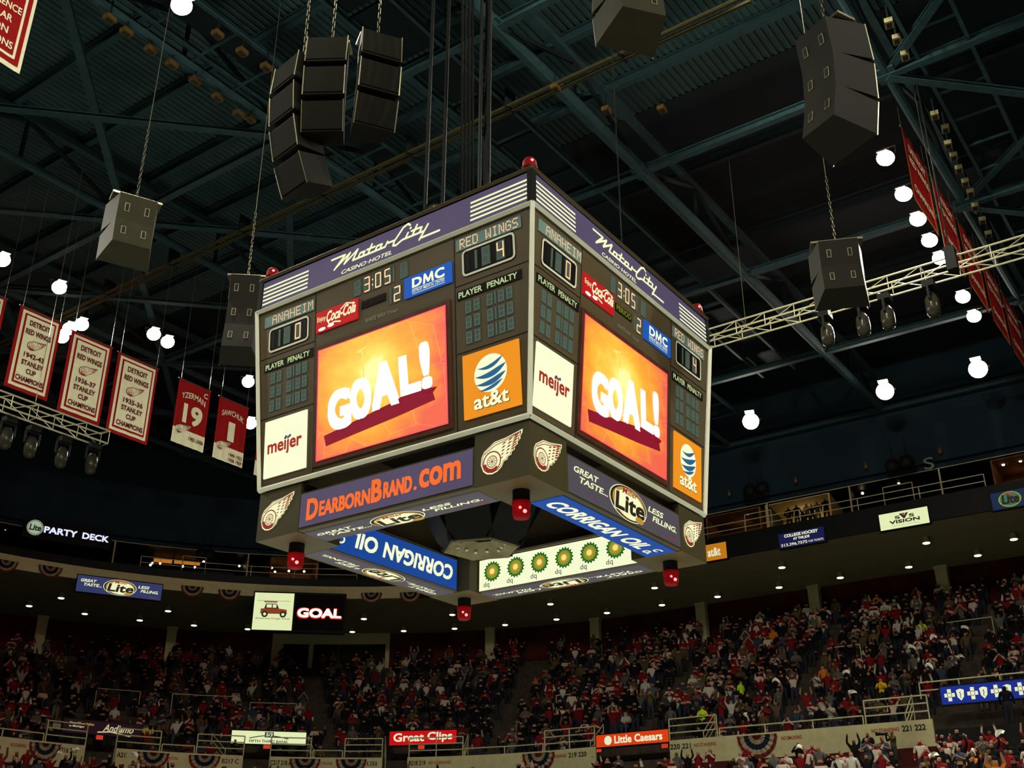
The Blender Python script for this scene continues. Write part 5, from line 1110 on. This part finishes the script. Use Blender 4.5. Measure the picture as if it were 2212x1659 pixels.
SKT = [(150, 108, 84), (138, 96, 72), (160, 120, 96), (100, 66, 48)]; HRT = [(30, 22, 17), (20, 17, 16), (54, 40, 24), (96, 76, 44), (28, 22, 20), (120, 24, 26), (22, 18, 16), (170, 162, 148)]
def colours(zones, out, sk, hr):
    o = OUT[out]; L = {z: lin(o[z] if not isinstance(o.get(z), str) else sk) for z in ('shirt', 'hem', 'yoke', 'sleeve', 'fore', 'pants')}; L['skin'] = lin(sk); L['hair'] = lin(hr); L['shoe'] = lin((28, 26, 26))
    return [L[z] for z in zones]
m = bpy.data.materials.new('clothes_and_skin'); m.use_nodes = True; nt = m.node_tree; at = nt.nodes.new('ShaderNodeAttribute'); at.attribute_name = 'tint'; nz = nt.nodes.new('ShaderNodeTexNoise'); nz.inputs['Scale'].default_value = 18
mx = nt.nodes.new('ShaderNodeMix'); mx.data_type = 'RGBA'; mx.blend_type = 'MULTIPLY'; mx.inputs['Factor'].default_value = .35; nt.links.new(at.outputs['Color'], mx.inputs[6]); nt.links.new(nz.outputs['Color'], mx.inputs[7]); nt.links.new(mx.outputs[2], nt.nodes['Principled BSDF'].inputs['Base Color']); nt.nodes['Principled BSDF'].inputs['Roughness'].default_value = .9; nt.nodes['Principled BSDF'].inputs['Specular IOR Level'].default_value = .1
M_PPL = m
def tint_mesh(name, v, f, cols, smooth=True):
    me = bpy.data.meshes.new(name); me.from_pydata([tuple(q) for q in v], [], f); me.materials.append(M_PPL)
    a = me.attributes.new('tint', 'FLOAT_COLOR', 'CORNER'); buf = np.ones((len(me.loops), 4), 'f'); k = 0
    n = np.array([len(q) for q in f]); buf[:, :3] = np.repeat(np.array(cols, 'f'), n, axis=0); a.data.foreach_set('color', buf.ravel())
    if smooth: me.polygons.foreach_set('use_smooth', [True]*len(f))
    return me
POSES = ['stand', 'up', 'wave', 'clap', 'face', 'folded', 'sit']
PTXT = {'stand': 'arms down', 'up': 'both arms raised', 'wave': 'one arm raised', 'clap': 'clapping', 'face': 'hands at mouth', 'folded': 'arms folded', 'sit': 'sitting', 'point': 'one arm raised'}
HI = {p: skin_mesh(p, 1) for p in POSES}; LO = {p: skin_mesh(p, 0) for p in POSES}
_pm = {}
def person_mesh(p, out, k):
    key = (p, out, k)
    if key not in _pm: v, f, z = HI[p]; _pm[key] = tint_mesh('person', v, f, colours(z, out, SKT[k % 4], HRT[k % 8]))
    return _pm[key]
def person(P, yaw, p, out, k, sc, label, group):
    o = bpy.data.objects.new('person', person_mesh(p, out, k)); o.location = P; o.rotation_euler = (0, 0, yaw); o.scale = (sc, sc, sc); return put(o, None, label, 'person', group)

OW = ['white jersey']*11+['red jersey']*10+['dark jacket']*46+['red shirt']*12+['white shirt']*5+['grey shirt']*8+['blue shirt']*5+['brown jacket']*10+['orange shirt']*1
PW = ['stand']*20+['up']*8+['wave']*12+['clap']*24+['face']*6+['folded']*6+['sit']*26
AIS = [-8.0+8.6*i for i in range(11)]
GAPS = [(WALLS[i+1][0], WALLS[i][1]) for i in range(4)]+[(-16, BB)]
GAPS = [(min(a, b), max(a, b)) for a, b in GAPS]
SGN = [sorted((hit(a, 1590, 1.3)[1], hit(b, 1590, 1.3)[1])) for a, b in ((137, 306), (500, 662), (841, 987), (2030, 2240))]
def facing(d, s): t = plan(d+1, s)-plan(d, s); return math.atan2(-t.y, -t.x)+PI/2
SEATS = []
def add(i, d, z, s, low):
    p = plan(d, s); P = Vector((p.x, p.y, z)); x, y, dep = proj(P+Vector((0, 0, 1.2)))
    if -25 < x < 2240 and y < 1685: SEATS.append((dep, P, facing(d, s), s, i, low, x))
for i in range(NROW):
    s = -14.0
    while s < 76:
        s += .60+R_.uniform(-.04, .05)
        if any(abs(s-a) < .5 for a in AIS): continue
        if i < 3 and (any(a-.7 < s < b+.7 for a, b in GAPS) or any(abs(s-q) < .5 for q in SRS)): continue
        if i < 2 and any(a-.4 < s < b+.4 for a, b in SGN): continue
        if R_.random() < .20: continue
        add(i, rowd(i)+R_.uniform(-.12, .05), rowz(i), s, False)
for i in range(LOWN):
    s = -14.0
    while s < 74:
        s += .64+R_.uniform(-.04, .05)
        if any(abs(s-a-1.5) < .6 for a in AIS) or R_.random() < .22: continue
        add(i, lowd(i)+R_.uniform(-.1, .05), lowz(i), s, True)
# people one can single out in the picture
SPEC = []
def special(x, y, d, z, p, out, label, up=True, sc=1.0, turn=0.0, k=1):
    h_ = hit(x, y, d); s = h_[1]; q = plan(d, s); P = Vector((q.x, q.y, z)); SPEC.append((P, s, d)); return person(P, facing(d, s)+turn, p, out, k, sc, label, 'people one can single out')
special(1878, 1620, -1.0, 5.0, 'clap', 'black jacket and tan trousers', 'person in black jacket and tan trousers standing before the cream wall')
ph = special(1930, 1610, -.9, 5.0, 'face', 'brown jacket', 'person in brown jacket aiming a long camera before the cream wall', turn=-.9)
special(1995, 1380, rowd(13), rowz(13), 'stand', 'lime vest', 'person in lime vest standing high in the right aisle', turn=PI, k=1)
special(1602, 1500, rowd(6), rowz(6), 'stand', 'lime vest', 'person in lime vest bending in the middle of the crowd', turn=1.2, k=1)
special(1517, 1545, rowd(2), rowz(2)+.2, 'folded', 'lime vest', 'person in lime vest behind the rail right of the pizza sign', k=1)
special(318, 1572, rowd(2), rowz(2), 'stand', 'lime vest', 'person in lime vest right of the dark script sign', k=1)
special(1905, 1490, rowd(4), rowz(4), 'clap', 'yellow jersey', 'person in yellow jersey clapping beside the right aisle', k=2)
special(2016, 1450, rowd(7), rowz(7), 'clap', 'white jersey', 'person in white jersey clapping right of the right aisle', k=0)
special(2066, 1455, rowd(7), rowz(7), 'clap', 'white jersey', 'second person in white jersey clapping right of the right aisle', k=2)
special(2172, 1500, 1.1, 6.75, 'stand', 'dark jacket', 'dark figure standing before the blue shield sign', turn=PI, k=1, sc=1.03)
special(508, 1602, .9, 6.5, 'clap', 'dark jacket', 'dark silhouette before the left end of the cream bank sign', k=1)
special(606, 1612, .9, 6.1, 'stand', 'dark jacket', 'dark silhouette below the middle of the cream bank sign', k=1)
for k, (x, lab) in enumerate(((1784, 'guest in dark clothes at the right end of the lit suite'), (1720, 'tall guest in dark clothes in the middle of the lit suite'), (1742, 'guest in grey shirt beside the tall suite guest'), (1753, 'short guest in dark clothes in the lit suite'), (1765, 'guest in blue shirt in the lit suite'), (1733, 'seated guest in dark clothes in the lit suite'), (1702, 'broad dark guest at the bright end of the lit suite'))):
    special(x, 1095, 14.6, TIER if k not in (6,) else TIER-.12, ['stand', 'stand', 'folded', 'stand', 'clap', 'sit', 'folded'][k], ['dark jacket', 'dark jacket', 'grey shirt', 'dark jacket', 'blue shirt', 'dark jacket', 'dark jacket'][k], lab, sc=[1.06, 1.02, .98, .92, .99, 1.0, 1.06][k], k=1)
# long camera of the photographer
q = ph.location+Vector((0, 0, 1.55)); dv = Vector((math.sin(ph.rotation_euler.z), -math.cos(ph.rotation_euler.z), 0)); o_ = q+dv*.25
r = thing('telephoto_camera', 'long lens camera on a thin monopod before the cream wall', 'camera', (o_.x, o_.y, 5.0)); MB().box(o_, (.16, .12, .14)).build('body', M_BLACK, r); MB().lathe(o_, [(.05, 0), (.06, .25), (.085, .5)], 10, (dv.cross(Vector((0, 0, 1))), Vector((0, 0, 1)), dv)).build('lens', M_BLACK, r); MB().tube(o_+dv*.2, (o_.x+dv.x*.3, o_.y+dv.y*.3, 5.0), .015, 5).build('monopod', M_HW, r)

SEATS = [q for q in SEATS if not any((q[1]-P).length < .62 for P, s, d in SPEC)]
SEATS.sort(key=lambda q: q[0])
def lm(x): return 'script sign' if x < 380 else 'bank sign' if x < 740 else 'salon sign' if x < 1130 else 'pizza sign' if x < 1560 else 'cream wall' if x < 1900 else 'shield sign'
NEAR = [q for q in SEATS if proj(q[1]+Vector((0, 0, 1.6)))[1] < 1650][:300]; nearset = set(id(q) for q in NEAR)
recs = []
for q in NEAR:
    p = R_.choice(PW); out = R_.choice(OW); row = ('row %s %s' % ('above' if not q[5] else 'below', lm(q[6])))
    recs.append([q, p, out, 'person in %s, %s, %s %s' % (out, PTXT[p], ORD[q[4]], row)])
by = {}
for r_ in recs: by.setdefault(r_[3], []).append(r_)
towels = []
for lab, L in by.items():
    L.sort(key=lambda r_: r_[0][6])
    for k, r_ in enumerate(L):
        l2 = lab if len(L) == 1 else lab+', %s from left' % ORD[k]; q = r_[0]; sc = R_.uniform(.94, 1.06); yw = q[2]+R_.uniform(-.35, .35)
        person(q[1], yw, r_[1], r_[2], R_.randrange(24), sc, l2, 'spectators in the nearest rows')
        if r_[1] == 'wave' and R_.random() < .65: towels.append((q, yw, sc))
# towels waved by some of them
M_TOW = paint('white_towel', (226, 222, 206), .95, var=.06); cnt3 = {}
towels.sort(key=lambda t: t[0][6])
for q, yw, sc in towels:
    hp = Matrix.Rotation(yw, 3, 'Z') @ Vector((.24, -.10, 1.98))*sc + q[1]; a = R_.uniform(0, 6.28); ex = Vector((math.cos(a), math.sin(a), R_.uniform(-.3, .3))).normalized(); ey = Vector((0, 0, 1))
    mb = MB(); nx, ny = 5, 3; bend = R_.uniform(.05, .2)
    for z_ in (0, .015):
        for j in range(ny+1):
            for i in range(nx+1): u, v = i/nx, j/ny; mb.v.append(tuple(hp+ex*(u*.42)+Vector((0, 0, 1))*(.02-v*.22*(1-.5*u)+bend*math.sin(u*3))+ex.cross(ey)*(.05*math.sin(u*5+v*3)+z_)))
    for k in (0, 1):
        for j in range(ny):
            for i in range(nx): b = k*(nx+1)*(ny+1)+j*(nx+1)+i; mb.f.append((b, b+1, b+nx+2, b+nx+1)); mb.mi.append(0)
    key = '%s row %s the %s' % (ORD[q[4]], 'below' if q[5] else 'above', lm(q[6])); cnt3[key] = cnt3.get(key, 0)+1
    mb.build('rally_towel', M_TOW, label='white towel waved overhead, %s, %s from left' % (key, ORD[cnt3[key]-1]), cat='towel', group='white rally towels', org=hp)
# everyone further up: too many to tell apart
V = []; Fc = []; Cc = []; nv = 0
cz = {}
for q in SEATS:
    if id(q) in nearset: continue
    p = R_.choice(PW); out = R_.choice(OW); k = R_.randrange(24); v, f, z = LO[p]; sc = R_.uniform(.94, 1.06); a = q[2]+R_.uniform(-.4, .4); c, s_ = math.cos(a)*sc, math.sin(a)*sc
    w_ = np.empty_like(v); w_[:, 0] = v[:, 0]*c-v[:, 1]*s_+q[1].x; w_[:, 1] = v[:, 0]*s_+v[:, 1]*c+q[1].y; w_[:, 2] = v[:, 2]*sc+q[1].z
    V.append(w_); Fc += [tuple(i+nv for i in t) for t in f]; nv += len(v); key = (p, out, k)
    if key not in cz: cz[key] = colours(z, out, SKT[k % 4], HRT[k % 8])
    Cc += cz[key]
V = np.concatenate(V); og = V.mean(0); me = tint_mesh('crowd', V-og, Fc, Cc, False)
o = bpy.data.objects.new('crowd', me); o.location = og; put(o, None, 'dense cheering crowd in red, white and dark clothes filling the upper stand', 'crowd', None, 'stuff')
print('CROWD', len(SEATS), 'near', len(NEAR), 'tris', sum(len(t)-2 for t in Fc), 'hi', len(HI['stand'][1]), 'lo', len(LO['stand'][1]))
